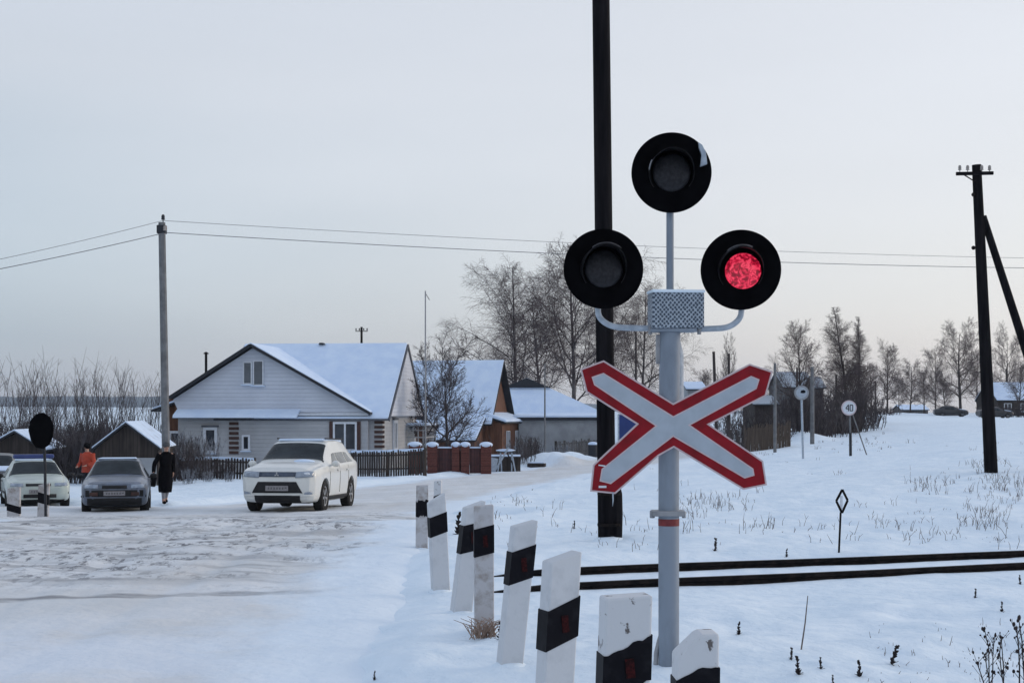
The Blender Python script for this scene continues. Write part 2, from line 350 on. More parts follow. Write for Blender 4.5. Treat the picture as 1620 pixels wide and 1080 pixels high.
class MB:
    def __init__(s): s.v = []; s.f = []
    def add(s, vs, fs):
        k = len(s.v); s.v += [tuple(p) for p in vs]; s.f += [tuple(i + k for i in f) for f in fs]; return s
    def box(s, c, size, rot=None):
        hx, hy, hz = (q / 2 for q in size)
        vs = [Vector((x, y, z)) for x in (-hx, hx) for y in (-hy, hy) for z in (-hz, hz)]
        if rot is not None:
            R = rot if isinstance(rot, Matrix) else Matrix.Rotation(rot, 3, 'Z')
            vs = [R @ v for v in vs]
        vs = [v + Vector(c) for v in vs]
        return s.add(vs, [(0, 1, 3, 2), (4, 6, 7, 5), (0, 4, 5, 1), (2, 3, 7, 6), (0, 2, 6, 4), (1, 5, 7, 3)])
    def bar(s, a, b, w, d):
        """rectangular bar from a to b; w across, d in depth"""
        a = Vector(a); b = Vector(b); z = (b - a); L = z.length; z.normalize()
        y = Vector((0, 1, 0)) if abs(z.y) < .9 else Vector((1, 0, 0))
        x = y.cross(z).normalized(); y = z.cross(x)
        R = Matrix((x, y, z)).transposed()
        return s.box((a + b) / 2, (w, d, L), R)
    def tube(s, pts, r, n=8, caps=True):
        pts = [Vector(p) for p in pts]
        rs = r if isinstance(r, (list, tuple)) else [r] * len(pts)
        k = len(s.v); prev = None
        for i, p in enumerate(pts):
            d = (pts[min(i + 1, len(pts) - 1)] - pts[max(i - 1, 0)])
            if d.length < 1e-9: d = Vector((0, 0, 1))
            d.normalize()
            if prev is None:
                ref = Vector((1, 0, 0)) if abs(d.x) < .8 else Vector((0, 1, 0))
                u = d.cross(ref).normalized()
            else:
                u = (prev - d * prev.dot(d)).normalized()
            prev = u; w = d.cross(u)
            for j in range(n):
                a = 2 * math.pi * j / n
                q = p + (u * math.cos(a) + w * math.sin(a)) * rs[i]
                s.v.append((q.x, q.y, q.z))
        for i in range(len(pts) - 1):
            for j in range(n):
                a = k + i * n + j; b = k + i * n + (j + 1) % n
                s.f.append((a, b, b + n, a + n))
        if caps:
            s.f.append(tuple(k + j for j in reversed(range(n))))
            s.f.append(tuple(k + (len(pts) - 1) * n + j for j in range(n)))
        return s
    def lathe(s, prof, n=32, M4=None):
        """prof: list of (radius, height) about Z"""
        vs = []
        for r, h in prof:
            for j in range(n):
                a = 2 * math.pi * j / n; vs.append(Vector((r * math.cos(a), r * math.sin(a), h)))
        if M4 is not None: vs = [M4 @ v for v in vs]
        fs = []
        for i in range(len(prof) - 1):
            for j in range(n):
                a = i * n + j; b = i * n + (j + 1) % n
                fs.append((a, b, b + n, a + n))
        fs.append(tuple(reversed(range(n)))); fs.append(tuple((len(prof) - 1) * n + j for j in range(n)))
        return s.add(vs, fs)
    def prism(s, poly, axis, a, b):
        """poly: 2D points; axis 'x' -> (y,z), 'y' -> (x,z), 'z' -> (x,y)"""
        def P(p, t):
            return {'x': (t, p[0], p[1]), 'y': (p[0], t, p[1]), 'z': (p[0], p[1], t)}[axis]
        n = len(poly); vs = [P(p, a) for p in poly] + [P(p, b) for p in poly]
        fs = [tuple(range(n)), tuple(reversed(range(n, 2 * n)))] + [(i, (i + 1) % n, n + (i + 1) % n, n + i) for i in range(n)]
        return s.add(vs, fs)
    def ball(s, c, r, sc3=(1, 1, 1), nu=12, nv=8, rot=None):
        vs = []; fs = []
        for i in range(nv + 1):
            th = math.pi * i / nv
            for j in range(nu):
                ph = 2 * math.pi * j / nu
                p = Vector((r * sc3[0] * math.sin(th) * math.cos(ph), r * sc3[1] * math.sin(th) * math.sin(ph), r * sc3[2] * math.cos(th)))
                if rot is not None: p = rot @ p
                vs.append(p + Vector(c))
        for i in range(nv):
            for j in range(nu):
                a = i * nu + j; b = i * nu + (j + 1) % nu
                fs.append((a, b, b + nu, a + nu))
        return s.add(vs, fs)
    def build(s, name, m, parent=None, smooth=False, bevel=0, loc=None, clean=True, seg=2):
        me = bpy.data.meshes.new(name); me.from_pydata(s.v, [], s.f)
        if clean:
            bm = bmesh.new(); bm.from_mesh(me)
            bmesh.ops.remove_doubles(bm, verts=bm.verts, dist=1e-5)
            bmesh.ops.recalc_face_normals(bm, faces=bm.faces)
            bm.to_mesh(me); bm.free()
        me.materials.append(m)
        if smooth:
            me.shade_smooth()
            if smooth != 'all':
                try: me.set_sharp_from_angle(angle=math.radians(40))
                except Exception: pass
        o = bpy.data.objects.new(name, me); link(o, parent)
        if loc is not None: o.location = loc
        if bevel:
            b = o.modifiers.new('bevel', 'BEVEL'); b.width = bevel; b.segments = seg; b.limit_method = 'ANGLE'
        return o

# value noise in numpy
_rs = np.random.RandomState(7)
_tab = _rs.rand(256, 256)
def vnoise(x, y):
    xi = np.floor(x).astype(int); yi = np.floor(y).astype(int)
    fx = x - xi; fy = y - yi
    fx = fx * fx * (3 - 2 * fx); fy = fy * fy * (3 - 2 * fy)
    a = _tab[xi % 256, yi % 256]; b = _tab[(xi + 1) % 256, yi % 256]; c = _tab[xi % 256, (yi + 1) % 256]; d = _tab[(xi + 1) % 256, (yi + 1) % 256]
    return (a * (1 - fx) + b * fx) * (1 - fy) + (c * (1 - fx) + d * fx) * fy - .5
def fbm(x, y, o=4):
    s = 0; a = 1.0
    for i in range(o):
        s = s + a * vnoise(x * 2 ** i + 17.3 * i, y * 2 ** i + 5.1 * i); a *= .5
    return s

# ------------------------------------------------------------------ terrain
UC = np.array([-.8, -.35, -.2, 0, .061, .126, .2, .2565, .322, .45, .8])
YR = np.array([0, 18, 26, 34, 46, 60, 76, 95, 120, 160, 200, 300, 600, 1200, 1600, 2600, 6000])
ZT = np.array([
    [0] * 11,
    [0] * 11,
    [-.2, -.2, -.2, -.18, -.15, -.12, -.1, -.08, -.05, 0, 0],
    [-.6, -.6, -.58, -.45, -.35, -.25, -.15, -.08, 0, .05, .05],
    [-1.1, -1.1, -1.05, -.75, -.6, -.45, -.3, -.12, .05, .1, .1],
    [-1.4, -1.4, -1.3, -1.0, -.85, -.7, -.5, -.2, .08, .15, .15],
    [-1.7, -1.7, -1.5, -1.2, -1.05, -.9, -.62, -.35, .05, .2, .2],
    [-2.2, -2.2, -1.6, -1.15, -1.0, -.75, -.35, -.1, .3, .4, .4],
    [-3.5, -3.2, -1.7, -1.2, -.9, -.5, .0, .45, .7, .8, .8],
    [-6, -5, -2.0, -1.2, -.8, -.3, .35, 1.2, 1.1, 1.1, 1.1],
    [-9, -8, -3, -1.3, -.8, 0, .8, 1.95, 1.45, 1.4, 1.4],
    [-13, -12, -6, -2, -1, 0, .8, 1.9, 1.4, 1.2, 1.2],
    [-20, -20, -12, -6, -4, -3, -3, -3, -3, -4, -4],
    [-12, -12, -12, -10, -9, -8, -8, -8, -8, -8, -8],
    [-3, -3, -4, -5, -6, -6, -6, -6, -6, -6, -6],
    [11, 11, 10, 6, 4, 2, 0, 0, 0, 0, 0],
    [60, 60, 55, 40, 30, 20, 15, 10, 8, 8, 8]], float)
ROADS = [[(-5.2, -12), (-5.3, 8), (-5.6, 16), (-5.8, 26), (-5.3, 38), (-3.4, 50), (-.4, 62), (4.2, 77), (12.5, 97), (22, 122), (40, 170), (62, 240)],
         [(-5, 27), (-9, 32), (-13, 37), (-19, 42), (-30, 48)]]
RW = [4.3, 4.6]
def seg_dist(x, y, pts):
    best = np.full(np.shape(x), 1e9)
    for (ax, ay), (bx, by) in zip(pts[:-1], pts[1:]):
        dx, dy = bx - ax, by - ay
        t = np.clip(((x - ax) * dx + (y - ay) * dy) / (dx * dx + dy * dy), 0, 1)
        best = np.minimum(best, np.hypot(x - ax - t * dx, y - ay - t * dy))
    return best
def road_d(x, y):
    """signed distance outside the road edge (negative inside)"""
    w0 = np.where(y < 45, RW[0], np.clip(RW[0] - (y - 45) * .02, 3.0, RW[0]))
    return np.minimum(seg_dist(x, y, ROADS[0]) - w0, seg_dist(x, y, ROADS[1]) - RW[1])
BUMPS = []      # (x, y, height, rx, ry)
def smooth(t): t = np.clip(t, 0, 1); return t * t * (3 - 2 * t)
def base_z(x, y):
    x = np.asarray(x, float); y = np.asarray(y, float)
    u = np.clip(x / np.maximum(y, 12), -.8, .8); yy = np.clip(y, 0, 6000)
    iu = np.clip(np.searchsorted(UC, u) - 1, 0, len(UC) - 2); iy = np.clip(np.searchsorted(YR, yy) - 1, 0, len(YR) - 2)
    fu = smooth((u - UC[iu]) / (UC[iu + 1] - UC[iu])) * .35 + .65 * np.clip((u - UC[iu]) / (UC[iu + 1] - UC[iu]), 0, 1)
    fy = np.clip((yy - YR[iy]) / (YR[iy + 1] - YR[iy]), 0, 1); fy = .35 * smooth(fy) + .65 * fy
    z = (ZT[iy, iu] * (1 - fu) + ZT[iy, iu + 1] * fu) * (1 - fy) + (ZT[iy + 1, iu] * (1 - fu) + ZT[iy + 1, iu + 1] * fu) * fy
    for bx, by, h, rx, ry in BUMPS:
        z = z + h * np.exp(-((x - bx) / rx) ** 2 - ((y - by) / ry) ** 2)
    return z
RAILY = lambda x: 14.0 + .345 * x          # rough centre line of the track
def ground_z(x, y):
    x = np.asarray(x, float); y = np.asarray(y, float)
    d = road_d(x, y) + .35 * fbm(x * .8, y * .8, 3)
    off = smooth((d + .15) / .7)                      # 0 on the road, 1 off it
    near = np.clip(1 - np.hypot(x, y) / 400, 0, 1)
    n = fbm(x * .35, y * .35, 4) * .16 + fbm(x * 2.3 + 9, y * 2.3, 4) * .045 + fbm(x * 7, y * 7, 2) * .014
    n = n + .05 * fbm(x * 3.1, y * 3.1, 3) * np.exp(-((x + .7) / .8) ** 2 - ((y - 8) / 6) ** 2) + fbm(x * .9 + 3, y * 1.3, 3) * .09 * smooth((x - 1) / 3)
    t = np.abs(y - RAILY(x)); rail = smooth((2.6 - t) / 1.4)
    z = base_z(x, y) + off * near * (n * (1 - .8 * rail) + .03) - (1 - off) * .085 - off * rail * .03
    berm = np.exp(-((d - .9) / .55) ** 2) * smooth((y - 20) / 10) * .10
    return z + berm * near
def hit(px, py, y0=3.0, y1=400.0):
    """ground point seen at photo pixel px,py"""
    ys = np.geomspace(y0, y1, 1500); xs = (px - HX) / F * ys; zr = CZ - (py - HY) / F * ys
    dd = zr - ground_z(xs, ys)
    k = int(np.argmax(dd < 0)) if (dd < 0).any() else len(ys) - 1
    return Vector((float(xs[k]), float(ys[k]), float(ground_z(xs[k], ys[k]))))
def P(px, py, Y): return Vector(((px - HX) / F * Y, Y, CZ - (py - HY) / F * Y))
def X(px, Y): return (px - HX) / F * Y
def Z(py, Y): return CZ - (py - HY) / F * Y
def GZ(x, y): return float(ground_z(x, y))

b = (X(872, 82), 82, .75, 1.7, 1.6); BUMPS.append(b)
BUMPS.append((X(905, 86), 86, .45, 1.6, 1.8))
BUMPS.append((X(1268, 104), 104, .75, 1.6, 2.5))
BUMPS.append((X(1370, 160), 160, .5, 4, 6))
BUMPS.append((-2.2, 24, .12, 2.5, 2))
BUMPS.append((X(895, 80), 80, .35, .8, .8))

_fr = random.Random(21)
DENTS = []
for i in range(20):     # a line of old footprints along the posts and a stray one across the field
    yy = 5.2 + i * .42; DENTS.append((-1.02 + (.13 if i % 2 else -.13) + _fr.gauss(0, .05) - .02 * i, yy + _fr.gauss(0, .05), -.055, .10, .17))
for i in range(14):
    DENTS.append((2.2 + i * .42 + _fr.gauss(0, .05), 7.4 + i * .30 + (.12 if i % 2 else -.12), -.05, .15, .11))
_gz0 = ground_z
def ground_z(x, y):
    z = _gz0(x, y); x = np.asarray(x, float); y = np.asarray(y, float)
    for bx, by, h, rx, ry in DENTS: z = z + h * np.exp(-((x - bx) / rx) ** 2 - ((y - by) / ry) ** 2)
    return z
def nonuni(c, a, lo, hi, n):
    t0 = math.asinh((lo - c) / a); t1 = math.asinh((hi - c) / a)
    return c + a * np.sinh(np.linspace(t0, t1, n))
def sheet(name, xs, ys, zf, m, keep=None):
    gx, gy = np.meshgrid(xs, ys); gz = zf(gx, gy)
    nx, ny = len(xs), len(ys)
    idx = np.arange(nx * ny).reshape(ny, nx)
    q = np.stack([idx[:-1, :-1], idx[:-1, 1:], idx[1:, 1:], idx[1:, :-1]], -1).reshape(-1, 4)
    co = np.stack([gx, gy, gz], -1).reshape(-1, 3)
    if keep is not None:
        k = keep(gx, gy).reshape(-1); q = q[k[q].all(1)]
        used = np.unique(q); rm = np.zeros(len(co), int); rm[used] = np.arange(len(used)); co = co[used]; q = rm[q]
    me = bpy.data.meshes.new(name)
    me.vertices.add(len(co)); me.vertices.foreach_set('co', co.astype(np.float32).ravel())
    me.loops.add(len(q) * 4); me.loops.foreach_set('vertex_index', q.astype(np.int32).ravel())
    me.polygons.add(len(q)); me.polygons.foreach_set('loop_start', (np.arange(len(q)) * 4).astype(np.int32))
    me.update(calc_edges=True); me.materials.append(m); me.shade_smooth()
    o = bpy.data.objects.new(name, me); link(o); o['kind'] = 'structure'
    return o
sheet('snow_ground', nonuni(1, 4, -5000, 5000, 860), nonuni(8, 4, -300, 5500, 860), ground_z, mat['snow'])
def road_z(x, y):
    d = road_d(x, y)
    ruts = fbm(x * .9, y * .25, 3) * .05 + fbm(x * 3, y * 3, 4) * .022
    churn = smooth((y - 13) / 3) * (1 - smooth((y - 26) / 8))
    for tx in (-7.4, -5.9, -4.5, -3.0): ruts = ruts - .022 * np.exp(-((x - tx - .35 * np.sin(y / 9 + tx)) / .16) ** 2) * (1 - smooth((y - 24) / 8))
    ruts = ruts * (1 + .4 * churn) + churn * fbm(x * 2.2, y * 4.5, 4) * .035
    return base_z(x, y) - .015 + ruts * .8 - smooth((d + .2) / 1.0) * .14
road_o = sheet('road', nonuni(-2, 6, -36, 80, 560), nonuni(11, 7, -12, 240, 620), road_z, mat['road'], keep=lambda x, y: road_d(x, y) < 1.0)

_c = np.empty(len(road_o.data.vertices) * 3, np.float32); road_o.data.vertices.foreach_get('co', _c); _c = _c.reshape(-1, 3)
_a = road_o.data.attributes.new('verge', 'FLOAT', 'POINT'); _a.data.foreach_set('value', road_d(_c[:, 0], _c[:, 1]).astype(np.float32))
# distant forested hill
def hill():
    xs = np.linspace(-2600, 2600, 160); mb = MB()
    rng = random.Random(3)
    rows = [(3050, -30, 0), (3080, 0, 1), (3250, .75, 1), (3500, 1, 1), (4400, .2, 0)]
    for (Yr, fr, jit) in rows:
        for x in xs:
            top = 47 + 3 * math.sin(x / 500 + 1) - max(0, x + 250) * .05
            z = -12 + (top + 12) * max(fr, 0) + (rng.uniform(-1.5, 1.5) if jit and fr > .5 else 0)
            if fr < 0: z = -40
            mb.v.append((x, Yr, z))
    n = len(xs)
    for i in range(len(rows) - 1):
        for j in range(n - 1): mb.f.append((i * n + j, i * n + j + 1, (i + 1) * n + j + 1, (i + 1) * n + j))
    o = mb.build('hills', mat['forest'], smooth='all'); o['kind'] = 'structure'
hill()

# ------------------------------------------------------------------ level crossing signal
D = 9.54
def sig(px, py, Y=D): return P(px, py, Y) - sigloc
sb = P(1058, 1065, D); sigloc = Vector((sb.x, D, GZ(sb.x, D)))
root = tag(empty('crossing_signal', sigloc), 'tall grey three-lamp level crossing signal with a lit red lamp and crossed board', 'railway signal')
m = MB(); m.tube([sig(1058, 1068), sig(1058, 700), sig(1060, 524)], .068, 28)
m.build('post', mat['signal_grey'], root, smooth=True)
m = MB(); m.tube([sig(1071, 662) + Vector((0, .07, 0)), sig(1071, 560) + Vector((0, .07, 0)), sig(1069, 534) + Vector((0, .07, 0))], [.052, .052, .035], 20)
m.build('cable_sleeve', mat['frost_grey'], root, smooth=True)
m = MB(); m.box(sig(1042.5, 552) + Vector((0, .02, 0)), (.035, .07, .19)); m.build('conduit', mat['zinc'], root, bevel=.006)
m = MB(); m.tube([sig(1060, 470), sig(1060, 330)], .0245, 16); m.build('top_pipe', mat['signal_grey'], root, smooth=True)
c = sig(1069, 492); bx = MB(); bx.box(c, (.345, .17, .235), math.radians(7)); bo = bx.build('bell_box', mat['perforated'], root, bevel=.012)
m = MB(); m.box(c + Vector((0, 0, .125)), (.355, .18, .02), math.radians(7)); m.build('frost_cap', mat['snow'], bo, bevel=.008)
m = MB()
for dx in (-.17, .15): m.tube([c + Vector((dx, -.03, -.10)), c + Vector((dx, -.03, -.155))], .013, 8)
m.build('bolt', mat['zinc'], bo)
m = MB(); m.box(c + Vector((-.02, 0, -.128)), (.30, .16, .02)); m.build('bracket_plate', mat['signal_grey'], root, bevel=.004)
def arc(pts, n=6):
    # Catmull-Rom through pts
    pts = [Vector(p) for p in pts]; q = [pts[0]] + pts + [pts[-1]]; o_ = []
    for i in range(1, len(q) - 2):
        for k in range(n):
            t = k / n; a, b_, c_, d_ = q[i - 1], q[i], q[i + 1], q[i + 2]
            o_.append(.5 * ((2 * b_) + (c_ - a) * t + (2 * a - 5 * b_ + 4 * c_ - d_) * t * t + (3 * b_ - a - 3 * c_ + d_) * t ** 3))
    o_.append(pts[-1]); return o_
m = MB(); m.tube(arc([sig(1045, 519), sig(1010, 519), sig(975, 517), sig(957, 510), sig(947, 498), sig(946, 480)]), .0195, 14)
m.build('lamp_arm', mat['frost_grey'], root, smooth=True)
m = MB(); m.tube(arc([sig(1085, 521), sig(1120, 520), sig(1148, 518), sig(1164, 510), sig(1172, 498), sig(1173, 480)]), .0195, 14)
m.build('lamp_arm', mat['frost_grey'], root, smooth=True)
m = MB()
for yy, hw in ((811, .105),):
    m.box(sig(1057, yy), (2 * hw, .17, .035)); m.tube([sig(1032, yy - 4), sig(1032, yy + 8)], .018, 8); m.tube([sig(1082, yy - 3), sig(1082, yy + 8)], .014, 8)
m.build('clamp', mat['zinc'], root, bevel=.006)
m = MB(); m.tube([sig(1058, 831), sig(1058, 820)], .0695, 28); m.build('red_band', mat['tape'], root, smooth=True)
m = MB(); m.tube([sig(1037, 1062), sig(1038, 1032), sig(1043, 1012), sig(1047, 1000)], .016, 8)
m.box(sig(1058, 1062), (.24, .22, .02))
for sx in (-.09, .09): m.tube([sig(1058, 1062) + Vector((sx, -.08, 0)), sig(1058, 1055) + Vector((sx, -.08, 0))], .012, 6)
m.build('base_plate', mat['zinc'], root, bevel=.003)

def head(cx, cy, kind, yaw=0.0, tilt=0.0):
    h = empty('lamp_head', sig(cx, cy) + Vector((0, -.06, 0)), 0, root)
    h.rotation_euler = (tilt, 0, yaw)
    R = Matrix.Rotation(math.radians(90), 4, 'X')      # local lathe Z -> -Y (towards the viewer)
    m = MB(); m.lathe([(.0, .0), (.258, .0), (.2605, .006), (.2605, .014), (.256, .018), (.150, .018), (.150, .012), (0, .012)], 64, R)
    m.build('shield', mat['shield_black'], h, smooth=True)
    m = MB(); m.lathe([(.0, -.13), (.09, -.12), (.135, -.06), (.145, -.001), (0, -.001)], 32, R); m.build('housing', mat['hood_black'], h, smooth=True)
    # lens
    lr_ = .117 if kind == 'red' else .124; RT = Matrix.Translation((.014, 0, -.008)) @ R if kind == 'red' else R
    m = MB(); prof = [(lr_ * math.cos(a), .020 + .03 * math.sin(a)) for a in np.linspace(0, math.pi / 2, 8)]
    m.lathe([(0, .019), (lr_, .019)] + prof, 40, RT)
    if kind == 'red':
        m.build('lens', mat['led'], h, smooth=True)
    else: m.build('lens', mat['lens_grey'], h, smooth=True)
    # visor: open tube covering the upper two thirds
    m = MB(); n = 40; vs = []
    a0, a1 = math.radians(-38), math.radians(218)
    for r in (.150, .144):
        for j in range(n + 1):
            a = a0 + (a1 - a0) * j / n; fall = max(0, math.sin(a))
            L = .03 + .19 * fall ** .7
            vs.append((r * math.cos(a), -.018, r * math.sin(a)))
            vs.append((r * .97 * math.cos(a), -.018 - L, r * .97 * math.sin(a) - .01))
    fs = []
    k = 2 * (n + 1)
    for j in range(n):
        i = 2 * j; fs += [(i, i + 1, i + 3, i + 2), (k + i, k + i + 2, k + i + 3, k + i + 1), (i + 1, k + i + 1, k + i + 3, i + 3)]
    m.add(vs, fs); vo = m.build('visor', mat['hood_black'], h, smooth=True)
    return h, vo
h1, v1 = head(1060.5, 276, 'off', math.radians(-3), math.radians(2))
h2, v2 = head(953.5, 427, 'off', math.radians(2), math.radians(-1))
h3, v3 = head(1169.5, 428.5, 'red', math.radians(-5), math.radians(2))
def visor_snow(v, a0, a1, r=.152, L0=.06, L1=.2, th=.008, name='snow', m_=None):
    m = MB(); n = 14; vs = []
    for rr_ in (r, r + th):
        for j in range(n + 1):
            a = math.radians(a0 + (a1 - a0) * j / n)
            w = math.sin(math.pi * j / n) ** .5 if 0 < j < n else 0
            vs.append((rr_ * math.cos(a), -L0, rr_ * math.sin(a))); vs.append((rr_ * .98 * math.cos(a), -L0 - (L1 - L0) * w - .005, rr_ * .98 * math.sin(a) - .006))
    k = 2 * (n + 1); fs = []
    for j in range(n):
        i = 2 * j; fs += [(i, i + 1, i + 3, i + 2), (k + i, k + i + 2, k + i + 3, k + i + 1), (i + 1, k + i + 1, k + i + 3, i + 3), (i, i + 2, k + i + 2, k + i)]
    m.add(vs, fs); return m.build(name, m_ or mat['thin_snow'], v, smooth=True)
m = MB(); m.prism([((qx - 1060.5) / F * 9.45, -(qy - 276) / F * 9.45) for qx, qy in ((1102, 230), (1108, 234), (1114, 246), (1116, 264), (1105, 268), (1107, 250), (1103, 238))], 'y', -.06, -.02); m.build('snow', mat['frost_grey'], h1, bevel=.003)
visor_snow(v3, 66, 132, .147, .19, .222, .006, m_=mat['pale_rim'], name='pale_rim')  # thin paler strip along the top front rim of the visor
visor_snow(v2, 50, 128, .147, .214, .222, .002, m_=mat['pale_rim'], name='pale_rim')
visor_snow(v1, 150, 175, .149, .10, .20, .003, m_=mat['zinc'])

# crossed board, outline read off the photo and built at its true size
def cr(pts, Y): return [((900 + x / 3.376 - HX) / F * Y - sigloc.x, CZ - (540 + y / 3.376 - HY) / F * Y - sigloc.z) for x, y in pts]
outer = [(66, 150), (185, 106), (557, 335), (965, 124), (1083, 163), (1048, 288), (742, 442), (1033, 640), (1052, 762), (932, 786), (560, 560), (475, 608), (246, 808), (119, 796), (133, 660), (368, 440), (96, 268)]
inner = [(126, 192), (184, 172), (557, 403), (972, 188), (1012, 205), (998, 250), (640, 446), (980, 680), (986, 712), (938, 726), (556, 503), (222, 756), (168, 742), (178, 682), (468, 450), (138, 230)]
def offset(poly, d):
    n = len(poly); o_ = []
    area = sum(poly[i][0] * poly[(i + 1) % n][1] - poly[(i + 1) % n][0] * poly[i][1] for i in range(n)); s = 1 if area > 0 else -1
    for i in range(n):
        a, b_, c_ = Vector(poly[i - 1]), Vector(poly[i]), Vector(poly[(i + 1) % n])
        e1 = (b_ - a).normalized(); e2 = (c_ - b_).normalized()
        n1 = Vector((e1.y, -e1.x)) * s; n2 = Vector((e2.y, -e2.x)) * s
        k = n1 + n2; k = k / max(k.dot(n1), .35)
        o_.append(tuple(b_ + k * d))
    return o_
cross = empty('crossed_board', (0, -.085, 0), 0, root)
po = cr(outer, D - .08); pi = cr(inner, D - .08)
MB().prism(offset(po, .006), 'y', .0, .014).build('backing', mat['sign_edge'], cross)
MB().prism(offset(po, -.005), 'y', -.003, .001).build('red_border', mat['sign_red'], cross)
MB().prism(offset(pi, .005), 'y', -.005, -.002).build('pale_edge', mat['sign_edge'], cross)
MB().prism(offset(pi, -.004), 'y', -.007, -.004).build('white_face', mat['sign_white'], cross)
m = MB()
q = cr([(155, 775), (206, 772), (160, 662), (200, 664)], D - .09)
m.box((q[0][0] + .03, -.005, q[0][1]), (.05, .004, .014)); m.box((q[2][0] + .02, -.005, q[2][1]), (.045, .004, .008), Matrix.Rotation(math.radians(8), 3, 'Y'))
m.build('sticker', mat['frame_white'], cross)
m = MB()
q = cr([(235, 812), (235, 880)], D - .09)
m.tube([(q[0][0], 0, q[0][1] + .01), (q[0][0] + .002, 0, (q[0][1] + q[1][1]) / 2), (q[1][0] - .002, 0, q[1][1])], [.006, .005, .001], 6)
m.build('icicle', mat['frost_grey'], cross)
m = MB(); m.box((0.0, .05, cr([(540, 455)], D)[0][1]), (.20, .07, .05)); m.build('fixing', mat['zinc'], cross)

# ------------------------------------------------------------------ guard posts
GG = 'striped concrete guard posts beside the crossing'
def guard(px_t, py_t, px_b, Y, w, d, rz, band, paint, label, slope=.25, lean_y=0.0, zb=None, tail=None, grp=GG, jag=0.0, knee=None):
    """px_t,py_t top centre; px_b base centre x; band = (top offset, height)"""
    xb, xt = X(px_b, Y), X(px_t, Y); gz = GZ(xb, Y) if zb is None else zb
    h = Z(py_t, Y) - gz
    r = tag(empty('guard_post', (xb, Y, gz), rz), label, 'guard post', grp)
    lean = (xt - xb) / h
    def sh(x, y, z): return (x + lean * z * math.cos(rz), y + (-lean * math.sin(rz) + lean_y) * z, z)
    def block(z0, z1, s0, s1, g_=0.0, jag=0, rngs=None):
        """block whose lower and upper ends slope by s0 / s1 across x"""
        m = MB(); n = 10 if jag or knee is not None else 1; vs = []; fs = []
        rr_ = random.Random(int(px_t)); hw, hd = w / 2 + g_, d / 2 + g_
        for i in range(n + 1):
            x = -hw + 2 * hw * i / n; fr = x / w if knee is None else min(x / w, knee) - knee
            j0 = (rr_.uniform(-jag, jag) if 0 < i < n else 0); j1 = (rr_.uniform(-jag, jag) if 0 < i < n else 0)
            for y in (-hd, hd):
                vs.append(sh(x, y, z0 + s0 * w * fr * 1.0 + j0)); vs.append(sh(x, y, z1 + s1 * w * fr + j1))
        for i in range(n):
            a = 4 * i; b_ = a + 4
            fs += [(a, b_, b_ + 1, a + 1), (a + 2, a + 3, b_ + 3, b_ + 2), (a + 1, b_ + 1, b_ + 3, a + 3), (a, a + 2, b_ + 2, b_)]
        fs += [(0, 1, 3, 2), (4 * n, 4 * n + 2, 4 * n + 3, 4 * n + 1)]
        return m.add(vs, fs)
    block(-.35, h, 0, slope).build('shaft', paint, r, bevel=.009)
    z1 = h - band[0]; z0 = z1 - band[1]
    bo = block(z0, z1, band[2], band[2], .003, jag=jag).build('black_band', mat['black_paint'], r)
    if band[3]:
        zc = (z0 + z1) / 2; c = sh(0.01, -d / 2 - .006, zc)
        MB().box(c, (.035, .008, band[1] * .42), Matrix.Rotation(math.radians(-5), 3, 'Y')).build('reflector', mat['red_reflector'], r)
    m = MB(); m.ball((0, 0, -.01), .5, (w * 1.5, d * 2.1, .07), 14, 8); m.build('snow_collar', mat['snow'], r, smooth=True)
    return r
R_ = math.radians
guard(668, 767, 667, 18.9, .155, .12, R_(5), (.20, .20, .1, 0), mat['dirty_paint'], 'dirty guard post with chipped black stripe, farthest left of the row', .05, jag=.02)
guard(693, 760, 692, 20.6, .105, .10, R_(-5), (.20, .12, .4, 0), mat['worn_paint'], 'narrow guard post mostly hidden behind another leaning post', .1)
guard(690, 787, 697, 14.0, .165, .13, R_(14), (.16, .19, .35, 0), mat['white_paint'], 'guard post leaning left with plain black stripe and no reflector', .6)
guard(750, 797, 729, 12.4, .165, .14, R_(16), (.16, .24, .22, 1), mat['white_paint'], 'guard post leaning right, partly behind the one with straw at its foot', .35)
guard(765, 799, 766, 10.95, .145, .10, R_(5), (.16, .21, .25, 1), mat['dirty_paint'], 'upright weathered guard post with dry straw at its foot', .1)
guard(829, 827, 806, 9.5, .155, .11, R_(18), (.16, .215, .3, 1), mat['white_paint'], 'clean white guard post leaning right, second left of the signal base', .25)
guard(889, 879, 871, 7.25, .165, .12, R_(22), (.23, .20, .42, 1), mat['white_paint'], 'white guard post with pale right side, between rails and peeling post', .3)
guard(990, 941, 978, 5.66, .185, .13, R_(8), (.185, .175, .42, 1), mat['worn_paint'], 'wide guard post with peeling white paint and chipped black stripe', .05, jag=.008)
p8 = guard(1100, 998, 1096, 4.72, .136, .12, R_(2), (.108, .16, .55, 0), mat['worn_paint'], 'nearest guard post cut by the frame, right of the signal base', .95, knee=.05, jag=.002)
# two on the far side of the road
guard(22, 771, 22, 30.5, .26, .16, R_(10), (.36, .15, -.3, 0), mat['dirty_paint'], 'short grey guard post at far left in front of the pale car', .1)
guard(70, 765, 68, 31.0, .22, .16, R_(10), (.20, .22, -.3, 0), mat['dirty_paint'], 'guard post beside the dark round-headed sign post at left', .2)

